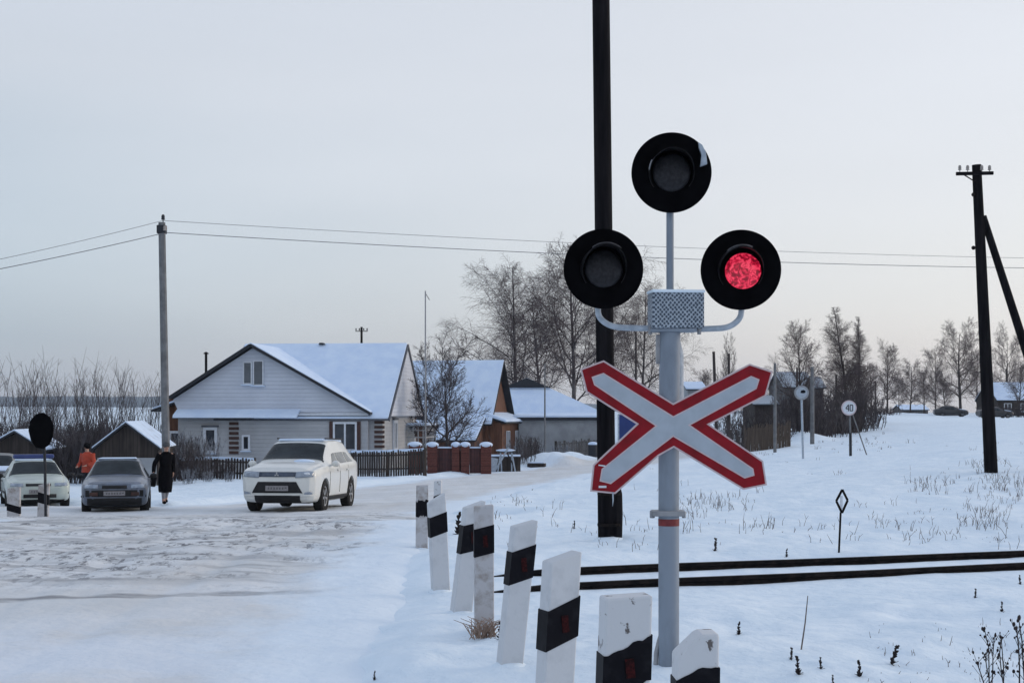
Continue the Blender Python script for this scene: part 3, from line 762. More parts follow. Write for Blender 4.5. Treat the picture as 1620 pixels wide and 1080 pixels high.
# ------------------------------------------------------------------ railway track
ys_off = 0
def railpath(pts, zt):
    o_ = []
    for px, py in pts:
        Y = (CZ - zt) * F / (py - HY); o_.append(Vector((X(px, Y), Y, zt)))
    return o_
nearp = railpath([(-500, 964), (-150, 953), (0, 946), (300, 937), (600, 929), (800, 925), (900, 922), (1080, 914), (1350, 902), (1620, 890), (1900, 878), (2300, 864)], .07)
farp = railpath([(-500, 923), (-150, 919), (0, 916), (300, 911), (600, 907), (800, 901), (900, 898), (1080, 890.5), (1350, 880.5), (1620, 871), (1900, 861), (2300, 849)], .07)
track = tag(empty('railway_track', (0, 14, 0)), 'pair of dark steel rails running through the snow behind the posts', 'railway track')
prof = [(-.036, 0), (.036, 0), (.036, -.035), (.012, -.05), (.012, -.12), (.06, -.14), (-.06, -.14), (-.012, -.12), (-.012, -.05), (-.036, -.035)]
for pp in (nearp, farp):
    pts = arc(pp, 10); m = MB(); n = len(prof); 
    for i, p in enumerate(pts):
        d = (pts[min(i + 1, len(pts) - 1)] - pts[max(i - 1, 0)]).normalized(); s_ = Vector((d.y, -d.x, 0))
        rf = float(smooth((road_d(p.x, p.y) + .5) / 1.2)); dz = -.28 * (1 - float(smooth((p.x + 2.0) / 2.6))) + .004 * math.sin(p.x * 1.3)
        for a, z in prof: m.v.append(tuple(p + s_ * a + Vector((0, -14, z + dz))))
    for i in range(len(pts) - 1):
        for j in range(n):
            a = i * n + j; b_ = i * n + (j + 1) % n; m.f.append((a, b_, b_ + n, a + n))
    m.build('rail', mat['rail'], track)

# ------------------------------------------------------------------ poles
def cylpole(name, a, b_, r0, r1, m_, parent, n=12):
    pts = [Vector(a).lerp(Vector(b_), t) for t in np.linspace(0, 1, 8)]
    return MB().tube(pts, [r0 + (r1 - r0) * t for t in np.linspace(0, 1, 8)], n).build(name, m_, parent, smooth=True)
def insul(mb, p, s=1.0, n=8):
    for z, r in ((0, .03), (.03, .05), (.06, .035), (.09, .045), (.12, .02)): pass
    mb.lathe([(.012 * s, -.08 * s), (.012 * s, 0), (.05 * s, .01 * s), (.035 * s, .05 * s), (.045 * s, .07 * s), (.03 * s, .12 * s), (.01 * s, .13 * s)], n, Matrix.Translation(p))
# tarred wooden pole behind the signal
p = hit(961, 853); k = p.y
rt = tag(empty('utility_pole', p), 'thick black tarred wooden pole directly behind the crossing signal', 'utility pole')
tp = P(949.5, -110, k) - p; cylpole('shaft', (0, 0, -.4), tp, .125, .118, mat['wood_dark'], rt, 16)
m = MB(); m.tube([(.10, -.02, -.4), (.12, -.02, .35), (.125, -.03, .62), (.10, -.03, .82)], [.09, .088, .075, .05], 8)
m.build('stub', mat['wood_dark'], rt)
m = MB()
for z in (.2, .62): m.lathe([(.165, z - .02), (.17, z), (.165, z + .02)], 16, Matrix.Translation((.03, 0, 0)))
m.build('binding_wire', mat['rail'], rt)
m = MB(); m.ball((.03, -.02, -.03), .5, (.48, .5, .16), 14, 8); m.build('snow_collar', mat['snow'], rt, smooth=True)
# right leaning pole with brace
p = hit(1569, 748); k = p.y
rt = tag(empty('utility_pole', p), 'dark leaning wooden pole with crossarm and diagonal brace at right', 'utility pole')
tp = P(1545, 261, k) - p
cylpole('shaft', (0, 0, -.4), tp, .19, .13, mat['wood_dark'], rt, 14)
ap = P(1542, 275, k - .25) - p
arm = MB().bar(ap - Vector((.52, 0, 0)), ap + Vector((.52, 0, .02)), .09, .09).build('crossarm', mat['wood_dark'], rt)
m = MB()
for dx in (-.42, -.2, .2, .42): insul(m, ap + Vector((dx, 0, .1)), 1.1)
m.build('insulator', mat['porcelain'], arm)
m = MB(); m.bar(ap + Vector((-.3, 0, -.03)), tp + Vector((-.04, -.2, -.55)), .03, .02); m.build('arm_strut', mat['rail'], rt)
g2 = hit(1690, 752); bt = P(1555, 342, k) - p
xb_ = X(1690, k + .6); m = MB(); m.tube([bt, Vector((xb_ - p.x, .6, GZ(xb_, k + .6) - p.z - .3))], [.10, .15], 12); m.build('brace', mat['wood_dark'], rt, smooth=True)
m = MB()
for py in (308, 392): m.ball(P(1540, py, k - .1) - p, .06, nu=8, nv=6)
m.build('hook', mat['rail'], rt)
# concrete pole at left
pl = Vector((X(264, 58), 58, GZ(X(264, 58), 58))); k = 58
rt = tag(empty('utility_pole', pl), 'slender grey concrete pole carrying two wires left of the white house', 'utility pole')
tpl = P(256, 352, k) - pl
cylpole('shaft', (0, 0, -.5), tpl, .17, .14, mat['concrete'], rt, 8)
m = MB(); m.box(tpl + Vector((0, 0, -.28)), (.36, .3, .34)); m.build('pole_bracket', mat['dark_trim'], rt, bevel=.03)
m = MB(); insul(m, tpl + Vector((.05, 0, .1)), 1.7); m.build('insulator', mat['dark_trim'], rt)
m = MB(); insul(m, tpl + Vector((.15, -.12, -.35)), 1.7); m.build('insulator', mat['porcelain'], rt)

def wire(name, pts, r, label):
    MB_ = MB().tube([Vector(p) for p in pts], r, 5)
    return tag(MB_.build(name, mat['wire'], None, smooth='all'), label, 'overhead wire', 'overhead wires on the concrete pole')
top = tpl + pl
def sag(a, b_, s, n=40): return [a.lerp(b_, t) + Vector((0, 0, -s * 4 * t * (1 - t))) for t in np.linspace(0, 1, n)]
L1 = P(-420, 488, 50); L2 = P(-420, 496, 50)
E1 = P(2600, 400, 92); E2 = P(2600, 408, 92)
a1 = P(258, 349, 58); a2 = P(262, 368, 57.9)
wire('overhead_wire', sag(L1, a1, .2)[:-1] + [a1] + sag(a1, E1, .95)[1:], .010, 'upper thin wire running from the concrete pole across the sky')
wire('overhead_wire', sag(L2, a2, .2)[:-1] + [a2] + sag(a2, E2, 1.05)[1:], .015, 'lower thicker wire running from the concrete pole across the sky')

# thin mast right of the white house and far poles
def mast(px, py_t, py_b, Y, r, label, m_, arm=None, name='mast', cat='mast', lean=0, grp=None):
    x = X(px, Y); gz = min(GZ(x, Y), Z(py_b, Y)); rt = tag(empty(name, (x, Y, gz)), label, cat, grp)
    t = Vector((X(px - lean, Y) - x, 0, Z(py_t, Y) - gz)); MB().tube([(0, 0, -.3), t * .5, t], [r, r * .9, r * .75], 8).build('shaft', m_, rt, smooth=True)
    if arm:
        mm = MB().bar(t + Vector((-arm, 0, -.35)), t + Vector((arm, 0, -.35)), .06, .06).build('crossarm', m_, rt); m = MB()
        for dx in (-.9, -.35, .35, .9): insul(m, t + Vector((dx * arm, 0, -.27)), 1.3, 6)
        m.build('insulator', mat['dark_trim'], mm)
    return rt
r_ = mast(673, 460, 742, 77, .045, 'very thin grey mast rising behind the fence beside the white house', mat['zinc'])
MB().bar((-.02, 0, Z(468, 77) + 1.4), (.22, 0, Z(480, 77) + 1.4), .03, .03).build('antenna_rod', mat['rail'], r_)
mast(572, 517, 700, 118, .12, 'small utility pole with crossarm showing above the white house ridge', mat['rail'], .5, 'utility_pole', 'utility pole')
mast(862, 575, 700, 90, .055, 'thin pole standing in front of the snowy roof beside the birches', mat['concrete'])
mast(1006, 525, 690, 100, .09, 'thin dark pole among birch twigs just right of the black pole', mat['bark'], None, 'utility_pole', 'utility pole')
mast(1135, 556, 690, 88, .11, 'dark bare pole leaning slightly, above the right arm of the crossed board', mat['bark'], None, 'utility_pole', 'utility pole', 6)
mast(1153, 559, 690, 90, .11, 'dark bare pole next to a spiky bush above the right board arm', mat['bark'], None, 'utility_pole', 'utility pole')
mast(1226, 574, 690, 84, .10, 'grey pole at the end of the upper right board arm', mat['concrete'], None, 'utility_pole', 'utility pole')
mast(1285, 580, 672, 96, .15, 'pale grey pole by the hedge just right of the bare round tree', mat['concrete'], None, 'utility_pole', 'utility pole')
mast(1261, 581, 660, 125, .10, 'short thin pole behind the far grey roof', mat['bark'], None, 'utility_pole', 'utility pole')
mast(1323, 592, 668, 130, .12, 'broken dark post left of the tall twin birch', mat['bark'], None, 'utility_pole', 'utility pole')
mast(1592, 583, 665, 210, .13, 'far pole in front of the snowy roof at the right edge', mat['bark'], None, 'utility_pole', 'utility pole')
mast(1385, 603, 660, 190, .12, 'short dark post among the far trees beyond the snowfield', mat['bark'], None, 'utility_pole', 'utility pole')

# diamond marker
p = hit(1326, 874)
rt = tag(empty('track_marker', p), 'thin rod with an open diamond frame standing behind the rails', 'marker')
k = p.y; t0 = P(1330, 810, k) - p
MB().tube([(0, 0, -.2), t0], .013, 8).build('rod', mat['rail'], rt)
dm = [P(1332.5, 774, k) - p, P(1341, 791, k) - p, P(1332, 811, k) - p, P(1323, 792, k) - p]
m = MB()
for i in range(4): m.bar(dm[i], dm[(i + 1) % 4], .026, .02)
m.build('diamond_frame', mat['rail'], rt)
MB().bar(P(1331, 784, k) - p, P(1331, 806, k) - p, .03, .012).build('marker_plate', mat['frame_white'], rt)

# ------------------------------------------------------------------ round and small signs
def disc(mb, c, r, y0, y1, n=28, sx=1.0):
    mb.prism([(c[0] + r * sx * math.cos(a), c[2] + r * math.sin(a)) for a in np.linspace(0, 2 * math.pi, n, endpoint=False)], 'y', c[1] + y0, c[1] + y1)
p = hit(1271, 725); k = p.y
rt = tag(empty('road_sign', p), 'round white road sign with a black blot on a thin grey post', 'road sign')
c = P(1268, 621, k) - p
MB().tube([(0, .03, -.3), c + Vector((0.0, .03, 0))], .055, 8).build('post', mat['frost_grey'], rt, smooth=True)
m = MB(); disc(m, c, .36, -.02, .0); o = m.build('sign_plate', mat['zinc'], rt)
m = MB(); disc(m, c, .27, -.026, -.021); m.build('sign_face', mat['sign_white'], o)
m = MB(); m.prism([(c.x - .06, c.z - .01), (c.x - .03, c.z + .11), (c.x + .10, c.z + .14), (c.x + .19, c.z + .09), (c.x + .19, c.z + .0), (c.x + .08, c.z - .03)], 'y', -.034, -.028); m.build('symbol', mat['black_paint'], o)
p = hit(1346, 721); k = p.y
rt = tag(empty('road_sign', p), 'round speed limit sign on a dark post with a slanted stay', 'road sign')
c = P(1343, 645, k) - p
MB().tube([(0, .04, -.3), (-.01, .04, 1.1)], .07, 8).build('post', mat['dark_trim'], rt)
MB().tube([(-.01, .04, 1.0), c + Vector((0.04, .04, 0))], .045, 8).build('upper_post', mat['concrete'], rt)
MB().tube([c + Vector((.2, .1, -.3)), P(1372, 722, k) - p], .03, 6).build('stay', mat['concrete'], rt)
m = MB(); disc(m, c, .37, -.02, .0); o = m.build('sign_plate', mat['sign_edge'], rt)
m = MB(); disc(m, c, .31, -.026, -.021); m.build('sign_face', mat['frame_white'], o)
m = MB()
for a, b_ in (((-.16, -.02), (-.02, .16)), ((-.16, -.04), (0, -.04)), ((-.03, .16), (-.03, -.16)), ((.05, .14), (.18, .14)), ((.05, -.14), (.18, -.14)), ((.05, .14), (.05, -.14)), ((.18, .14), (.18, -.14))):
    m.bar(c + Vector((a[0], -.03, a[1])), c + Vector((b_[0], -.03, b_[1])), .045, .006)
m.build('numeral', mat['dark_trim'], o)
# blue sign
p = Vector((X(979, 62), 62, 0)); p.z = GZ(p.x, 62)
rt = tag(empty('road_sign', p), 'dark blue rectangular sign half hidden between the black pole and crossed board', 'road sign')
c = P(993, 676, 62) - p
MB().tube([(0, .03, -.3), (0, .03, c.z + .5)], .05, 8).build('post', mat['frost_grey'], rt, smooth=True)
o = MB().box(c, (.86, .02, 1.15)).build('sign_plate', mat['frost_grey'], rt)
MB().box(c + Vector((.03, -.015, 0)), (.78, .008, 1.08)).build('sign_face', mat['blue_sign'], o)
# dark octagonal sign seen from behind at far left
p = hit(72, 822); k = p.y
rt = tag(empty('road_sign', p), 'black round-headed sign seen from behind on a thin post at left', 'road sign')
c = P(66, 681, k) - p
MB().tube([(0, .03, -.3), (-.02, .03, c.z * .6), c + Vector((.02, .03, .2))], .03, 8).build('post', mat['dark_trim'], rt)
rx, rz_ = 20 / F * k, 29 / F * k
m = MB(); m.prism([(c.x + rx * math.cos(a) * (1 + .04 * math.sin(3 * a)), c.z + rz_ * math.sin(a)) for a in np.linspace(0, 2 * math.pi, 11, endpoint=False) + .28], 'y', -.05, .0)
o = m.build('sign_plate', mat['shield_black'], rt, bevel=.01)
MB().bar(c + Vector((-rx * .7, .03, .1)), c + Vector((rx * .7, .03, .1)), .04, .03).build('bracket', mat['hood_black'], o)

# ------------------------------------------------------------------ windows and houses
def wnd(root, face, u, z, w, h, off, cols=2, glass='glass_dark', shutters=None, fw=.07, casing=None):
    """face 'f': wall facing -y at y=off, u is x ; 'r': wall facing +x at x=off, u is y"""
    def q(a, b_, zz): return (a, off - b_, zz) if face == 'f' else (off + b_, a, zz)
    def s(a, b_, zz): return (a, b_, zz) if face == 'f' else (b_, a, zz)
    m = MB()
    m.box(q(u, .02, z + h / 2 + fw / 2), s(w + 2 * fw, .08, fw)); m.box(q(u, .02, z - h / 2 - fw / 2), s(w + 2 * fw, .08, fw))
    for sx in (-1, 1): m.box(q(u + sx * (w / 2 + fw / 2), .02, z), s(fw, .08, h))
    for i in range(1, cols): m.box(q(u - w / 2 + w * i / cols, .02, z), s(fw * .9, .07, h))
    wo = m.build('window', mat['frame_white'], root)
    MB().box(q(u, -.005, z), s(w, .03, h)).build('pane', mat[glass], wo)
    MB().box(q(u, .07, z - h / 2 - fw - .03), s(w + .3, .16, .05)).build('sill', mat['roof_snow'], wo)
    if shutters:
        for sx in (-1, 1): MB().box(q(u + sx * (w / 2 + fw + .1), .035, z), s(.19, .04, h + .25)).build('shutter', mat[shutters], root, bevel=.006)
    if casing:
        m = MB(); m.box(q(u, .05, z + h / 2 + fw + .06), s(w + .45, .1, .09)); m.build('lintel', mat[casing], wo)
    return wo
def chev(y0, z0, ym, zm, y1, z1, t):
    """roof profile with thickness t"""
    return [(y0, z0), (ym, zm), (y1, z1), (y1, z1 + t), (ym, zm + t), (y0, z0 + t)]
def prism_snow(poly_fn, axis, a, b_, name, parent, m_='roof_snow'):
    m = MB().prism(poly_fn, axis, a, b_)
    return m.build(name, mat[m_], parent, bevel=.05, seg=3)

# white house with cross gable
def white_house():
    gx, gy = -6.68, 75.0; r = R_(-6); g0 = -1.6
    rt = tag(empty('house', (gx, gy, g0), r), 'single-storey white house with snowy cross-gabled roof and brick-striped corners', 'house')
    c, s = math.cos(r), math.sin(r)
    def lx(px, dy=0.0):      # local x of the front wall point seen at photo column px
        u = (px - HX) / F           # X = u*Y ; X = gx + c*x - s*dy ; Y = gy + s*x + c*dy
        return (u * (gy + c * dy) - gx + s * dy) / (c - u * s)
    zl = lambda py, Y=75.5: Z(py, Y) - g0
    eave = zl(655); ridge = Z(547, 80.5) - g0; Dp = 10.2
    xl = lx(283)
    # walls
    MB().prism([(0, -.6), (Dp, -.6), (Dp, eave), (Dp / 2, ridge - .15), (0, eave)], 'x', xl + 2.2, 0).build('wall', mat['siding'], rt)
    # roof of the main block
    e = .45; sl = (ridge - eave) / (Dp / 2)
    rf = MB().prism(chev(-e, eave - e * sl, Dp / 2, ridge - .03, Dp + e, eave - e * sl, .08), 'x', xl + 2.0, .42).build('roof', mat['roof_metal'], rt)
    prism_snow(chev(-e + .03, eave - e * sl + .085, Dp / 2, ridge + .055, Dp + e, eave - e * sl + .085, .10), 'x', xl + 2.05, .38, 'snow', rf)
    m = MB(); m.bar((.44, -e, eave - e * sl + .03), (.44, Dp / 2, ridge), .05, .16); m.bar((.44, Dp / 2, ridge), (.44, Dp + e, eave - e * sl + .03), .05, .16)
    m.build('bargeboard', mat['roof_metal'], rf)
    MB().prism([(-.1, eave - .1), (Dp + .1, eave - .1), (Dp / 2, ridge - .06)], 'x', -.01, .39).build('gable_end', mat['gable_siding'], rt)
    # front wing
    xa, xr, xf = lx(403), lx(590), lx(275)
    za = zl(548); zr = zl(655); zf = zl(631)
    yf = -.35
    MB().prism([(xf + .35, -.6), (xr - .2, -.6), (xr - .2, zr + .1), (xa, za - .12), (xf + .35, zf + .06)], 'y', yf, Dp - .5).build('wall', mat['siding'], rt)
    MB().prism([(xf + .1, zf - .02), (xf + .35, zl(648)), (xr - .15, zr + .02), (xa, za - .10)], 'y', yf - .06, yf + .02).build('gable_face', mat['gable_siding'], rt)
    rf2 = MB().prism(chev(xf, zf, xa, za, xr, zr, .09), 'y', yf - .5, Dp * .55).build('roof', mat['dark_trim'], rt)
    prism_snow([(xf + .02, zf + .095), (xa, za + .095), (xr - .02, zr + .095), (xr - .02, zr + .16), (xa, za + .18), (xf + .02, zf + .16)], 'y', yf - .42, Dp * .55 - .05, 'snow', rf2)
    m = MB()
    m.bar((xf - .02, yf - .52, zf + .04), (xa, yf - .52, za + .05), .14, .04); m.bar((xa, yf - .52, za + .05), (xr + .02, yf - .52, zr + .04), .14, .04)
    m.build('bargeboard', mat['dark_trim'], rf2)
    # belt under the gable and the pent strip of snow
    m = MB(); m.box(((lx(470) + xr) / 2, yf - .08, zl(655)), (xr - lx(470) - .3, .05, .12)); m.build('belt_board', mat['frame_white'], rt)
    xpl, xpr = lx(283), lx(410)
    MB().prism([(yf - .75, zl(662)), (yf - .7, zl(660)), (yf, zl(650)), (yf, zl(655))], 'x', xpl, xpr).build('pent_roof', mat['roof_metal'], rt)
    m = MB().prism([(yf - .78, zl(661)), (yf - .72, zl(656)), (yf - .03, zl(646.5)), (yf - .03, zl(650))], 'x', xpl + .03, lx(478)); m.build('snow_ledge', mat['roof_snow'], rt, bevel=.03)
    # brick quoins, alternate courses
    def quoin(px, ax, yy, n, top, w=.52):
        m = MB()
        for i in range(n):
            m.box((ax, yy, top - .14 - i * .25), (w if i % 2 == 0 else w * .94, .07, .15))
        m.build('brick_quoin', mat['brown_trim'], rt)
    quoin(0, lx(370, yf - .02), yf - .02, 8, zl(658))
    m = MB()
    for i in range(8):
        m.box((lx(600) - .0, -.02, zl(657) - .1 - i * .25), (.50, .07, .14)); m.box((-.002 + .02, .18, zl(657) - .1 - i * .25), (.06, .32, .14))
    m.build('brick_quoin', mat['brown_trim'], rt)
    m = MB()
    for i in range(5): m.box((.02, Dp - .25, zl(662) - i * .25), (.06, .45, .13))
    m.build('brick_quoin', mat['brown_trim'], rt)
    # windows
    wnd(rt, 'f', lx(333, yf), zl(696), .46, 1.05, yf - .02, 1, fw=.14, casing='roof_metal')
    wnd(rt, 'f', lx(389.5, yf), zl(700), .24, .62, yf - .02, 1, fw=.1)
    wnd(rt, 'f', lx(546, yf), zl(690), 1.05, 1.3, yf - .02, 2, shutters='brown_trim', fw=.1)
    wnd(rt, 'f', lx(392.5, yf), zl(590), .36, 1.05, yf - .08, 1, 'glass_grey', fw=.06)
    wnd(rt, 'f', lx(409.5, yf), zl(590), .44, 1.18, yf - .08, 1, 'glass_grey', fw=.06)
    wnd(rt, 'r', 3.3, zl(690), .8, 1.35, .03, 2, fw=.16, casing='roof_metal')
    m = MB(); m.box((lx(577), -.06, zl(675)), (.40, .03, .07)); m.build('name_plate', mat['dark_trim'], rt)
    # lattice porch on the right
    m = MB(); y0, y1 = Dp - 3.2, Dp + .6
    m.box((.55, (y0 + y1) / 2, eave - .65), (1.1, y1 - y0, .08)); prch = m.build('porch', mat['siding'], rt)
    m = MB()
    for yy in np.linspace(y0 + .05, y1 - .05, 8): m.box((1.05, yy, (eave - .7) / 2), (.06, .06, eave - .7))
    for zz in np.linspace(.4, eave - .9, 6): m.box((1.09, (y0 + y1) / 2, zz), (.03, y1 - y0, .07))
    for xx in np.linspace(.1, .95, 4): m.box((xx, y0, (eave - .7) / 2), (.06, .05, eave - .7))
    for zz in np.linspace(.4, eave - .9, 6): m.box((.55, y0 - .04, zz), (1.05, .03, .07))
    m.build('lattice', mat['siding'], prch)
    MB().box((.6, (y0 + y1) / 2, eave - .56), (1.25, y1 - y0 + .2, .14)).build('snow', mat['roof_snow'], prch, bevel=.05)
    # stove pipe, ridge bump
    yy = 2.5; x = lx(326, yy)
    ch = MB().tube([(x, yy, zl(612)), (x, yy, zl(556))], .07, 10).build('stove_pipe', mat['rail'], rt, smooth=True)
    MB().lathe([(.14, 0), (.15, .04), (.03, .12)], 10, Matrix.Translation((x, yy, zl(556)))).build('cap', mat['rail'], ch)
    m = MB().prism([(lx(505, 5), ridge + .08), (lx(515, 5), ridge + .09), (lx(512, 5), ridge + .16), (lx(507, 5), ridge + .17)], 'y', Dp / 2 - .3, Dp / 2 + .1); m.build('ridge_vent', mat['dark_trim'], rf)
    # lower left extension
    x0, x1 = lx(243), xf + .4
    MB().box(((x0 + x1) / 2, 3.0, zl(672) - .9), (x1 - x0, 3.4, zl(672) + 1.8 - .9 + .9)).build('annex', mat['plank_brown'], rt)
    an = MB().prism([(x0 - .5, zl(651)), (x0 - .5, zl(648)), (x1, zl(629)), (x1, zl(632))], 'y', 1.0, 4.9).build('annex_roof', mat['dark_trim'], rt)
    MB().prism([(x0 - .45, zl(647)), (x0 - .45, zl(644)), (x1, zl(625)), (x1, zl(628.5))], 'y', 1.1, 4.8).build('snow', mat['roof_snow'], an, bevel=.03)
    wnd(rt, 'f', lx(277, -.1), zl(700), .4, .95, -.12, 1, fw=.13)
white_house()

def brown_house():
    gx, gy = -1.6, 92.0; r = R_(-14); g0 = -1.5
    rt = tag(empty('house', (gx, gy, g0), r), 'brown wooden house with steep snowy roof behind the bare apple tree', 'house')
    ridge = Z(573, 96) - g0; eave = 3.0; Dp = 5.6; W = 6.4; e = .4; sl = (ridge - eave) / (Dp / 2)
    MB().prism([(0, -.6), (Dp, -.6), (Dp, eave), (Dp / 2, ridge - .2), (0, eave)], 'x', -W, 0).build('wall', mat['plank_brown'], rt)
    rf = MB().prism(chev(-e, eave - e * sl, Dp / 2, ridge - .05, Dp + e, eave - e * sl, .08), 'x', -W - .4, .45).build('roof', mat['dark_trim'], rt)
    prism_snow(chev(-e, eave - e * sl + .085, Dp / 2, ridge + .035, Dp + e, eave - e * sl + .085, .09), 'x', -W - .4, .41, 'snow', rf)
    MB().prism([(.3, eave), (Dp - .3, eave), (Dp / 2, ridge - .5)], 'x', -.01, .03).build('gable_planks', mat['plank_brown'], rt)
    # porch with sagging snow
    y0, y1 = .1, Dp + .4
    MB().prism([(0, -.6), (.95, -.6), (.95, 2.6), (0, 2.95)], 'y', .2, Dp).build('porch', mat['plank_brown'], rt)
    pr = MB().prism([(-.1, 3.0), (1.25, 2.6), (1.25, 2.68), (-.1, 3.1)], 'y', 0, Dp + .3).build('porch_roof', mat['dark_trim'], rt)
    MB().prism([(-.1, 3.105), (1.28, 2.685), (1.3, 2.85), (-.1, 3.38)], 'y', -.1, Dp + .4).build('snow', mat['roof_snow'], pr, bevel=.08, seg=3)
    wnd(rt, 'r', 1.6, 1.55, .7, 1.1, .98, 2, fw=.03); wnd(rt, 'r', 4.0, 1.55, .7, 1.1, .98, 2, fw=.03)
    wnd(rt, 'f', -2.6, 1.5, .7, .9, 0, 2)
    # lean-to at the front left
    MB().prism([(-2.2, -.6), (0, -.6), (0, 2.9), (-2.2, 1.6)], 'x', -2.6, -.2).build('lean_to', mat['plank_brown'], rt)
    lr = MB().prism([(-2.5, 1.5), (0, 2.98), (0, 3.06), (-2.5, 1.58)], 'x', -2.8, 0.0).build('lean_to_roof', mat['dark_trim'], rt)
    MB().prism([(-2.52, 1.585), (0, 3.065), (0, 3.22), (-2.5, 1.74)], 'x', -2.8, -.02).build('snow', mat['roof_snow'], lr, bevel=.05)
brown_house()

def gablet_house():
    Y0 = 100; gx = X(832, Y0); g0 = -1.6; r = R_(-3)
    rt = tag(empty('house', (gx, Y0, g0), r), 'low grey house with broad snowy hipped roof behind the birches', 'house')
    hw = 5.6; L = 12; eave = Z(655, Y0) - g0; ridge = Z(597, Y0 + 1.5) - g0; gb = Z(614, Y0 + 1.2) - g0
    MB().box((.3, L / 2, eave / 2 - .3), (2 * hw - .6, L - .4, eave + .6)).build('wall', mat['render_grey'], rt)
    gw = hw * (ridge - gb) / (ridge - eave)
    v = [(-hw, -.3, eave), (hw, -.3, eave), (hw, L, eave), (-hw, L, eave), (-gw, 1.6, gb), (gw, 1.6, gb), (0, 1.6, ridge), (0, L, ridge)]
    m = MB(); m.add(v, [(0, 1, 5, 4), (1, 2, 7, 6, 5), (3, 0, 4, 6, 7), (2, 3, 7), (0, 3, 2, 1)]); m.add([v[4], v[5], v[6]], [(0, 1, 2)])
    rf = m.build('roof', mat['roof_snow'], rt)
    MB().prism([(-gw, gb + .05), (gw, gb + .05), (0, ridge - .02)], 'y', 1.45, 1.7).build('gablet', mat['dark_trim'], rt)
    MB().box((0, -.32, eave - .06), (2 * hw + .1, .06, .14)).build('fascia', mat['dark_trim'], rt)
    MB().box((hw + .02, L / 2, eave - .06), (.06, L, .14)).build('fascia', mat['dark_trim'], rt)
    # front lean-to with its long dark eave
    MB().prism([(-4.2, -.6), (-.2, -.6), (-.2, eave - .1), (-4.2, eave - .32)], 'x', -.3, hw - .2).build('lean_to', mat['render_grey'], rt)
    lr = MB().prism([(-4.5, eave - .40), (-.2, eave - .16), (-.2, eave - .05), (-4.5, eave - .22)], 'x', -.6, hw + .1).build('lean_to_roof', mat['dark_trim'], rt)
    MB().prism([(-4.5, eave - .215), (-.2, eave - .045), (-.2, eave + .12), (-4.5, eave - .08)], 'x', -.6, hw + .1).build('snow', mat['roof_snow'], lr, bevel=.04)
gablet_house()

def simple_house(px0, px1, Y, py_ridge, py_eave, label, wall='plank_dark', Dp=6.0, g0=None, side=.0, name='house', cat='house', rz=0.0, wins=0, snow='roof_snow'):
    x0, x1 = X(px0, Y), X(px1, Y); xm = (x0 + x1) / 2; gz = GZ(xm, Y) if g0 is None else g0
    rt = tag(empty(name, (xm, Y, gz), rz), label, cat); W = (x1 - x0) / 2
    ev = Z(py_eave, Y) - gz; rg = Z(py_ridge, Y + Dp / 2) - gz; e = .35; sl = (rg - ev) / (Dp / 2)
    MB().prism([(0, -1.5), (Dp, -1.5), (Dp, ev), (Dp / 2, rg - .12), (0, ev)], 'x', -W + .2, W - .2).build('wall', mat[wall], rt)
    rf = MB().prism(chev(-e, ev - e * sl, Dp / 2, rg - .05, Dp + e, ev - e * sl, .08), 'x', -W, W).build('roof', mat['dark_trim'], rt)
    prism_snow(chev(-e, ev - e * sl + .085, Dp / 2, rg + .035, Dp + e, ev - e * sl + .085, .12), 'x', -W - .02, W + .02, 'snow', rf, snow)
    for i in range(wins): wnd(rt, 'f', -W + (i + .7) * 2 * W / (wins + .4), ev * .52, .9, 1.0, 0, 2)
    return rt
simple_house(1238, 1290, 150, 590, 612, 'far grey-roofed house left of the bare round tree', 'plank_grey', 9, snow='frost_grey')
simple_house(1287, 1306, 138, 598, 613, 'small far shed with pale roof right of the bare round tree', 'plank_grey', 5, snow='frost_grey')
simple_house(1085, 1118, 132, 606, 616, 'far low building seen through the upper gap of the crossed board', 'render_grey', 6)
simple_house(1576, 1665, 200, 606, 632, 'far house with snowy roof at the right edge of the picture', 'plank_dark', 9, wins=3)
simple_house(1190, 1232, 116, 628, 640, 'low dark barn below the end of the upper right board arm', 'plank_dark', 6, snow='frost_grey')
simple_house(1425, 1470, 260, 641, 648, 'very low far shed with a snowy roof at the end of the street', 'plank_grey', 6)

# gable sheds on the left (ridge runs away from the camera)
def shed(px_a, py_a, px_l, px_r, py_e, Y, L, label, wall='plank_dark', skew=0.0, lower='render_grey'):
    xa, xl, xr = X(px_a, Y), X(px_l, Y), X(px_r, Y); gz = GZ(xa, Y) - .1
    rt = tag(empty('shed', (xa, Y, gz), skew), label, 'shed')
    za, ze = Z(py_a, Y) - gz, Z(py_e, Y) - gz; l, r_ = xl - xa, xr - xa
    MB().prism([(l + .12, -.4), (r_ - .12, -.4), (r_ - .12, ze), (0, za - .1), (l + .12, ze)], 'y', 0, L).build('wall', mat[wall], rt)
    MB().box(((l + r_) / 2, -.03, ze * .38), (r_ - l - .4, .05, ze * .75)).build('door', mat[lower], rt)
    rf = MB().prism(chev(l, ze - .08, 0, za - .06, r_, ze - .08, .08), 'y', -.3, L + .2).build('roof', mat['dark_trim'], rt)
    MB().prism(chev(l, ze + .005, 0, za + .025, r_, ze + .005, .07), 'y', -.26, L + .15).build('snow', mat['thin_snow'], rf, bevel=.02)
    return rt
shed(200, 669, 148, 254, 709, 63, 5, 'dark wooden shed with ribbed snowy roof behind the grey-blue car', skew=R_(6))
shed(24, 682, -30, 72, 712, 64, 5, 'dark wooden shed behind the pale car at far left', skew=R_(8))

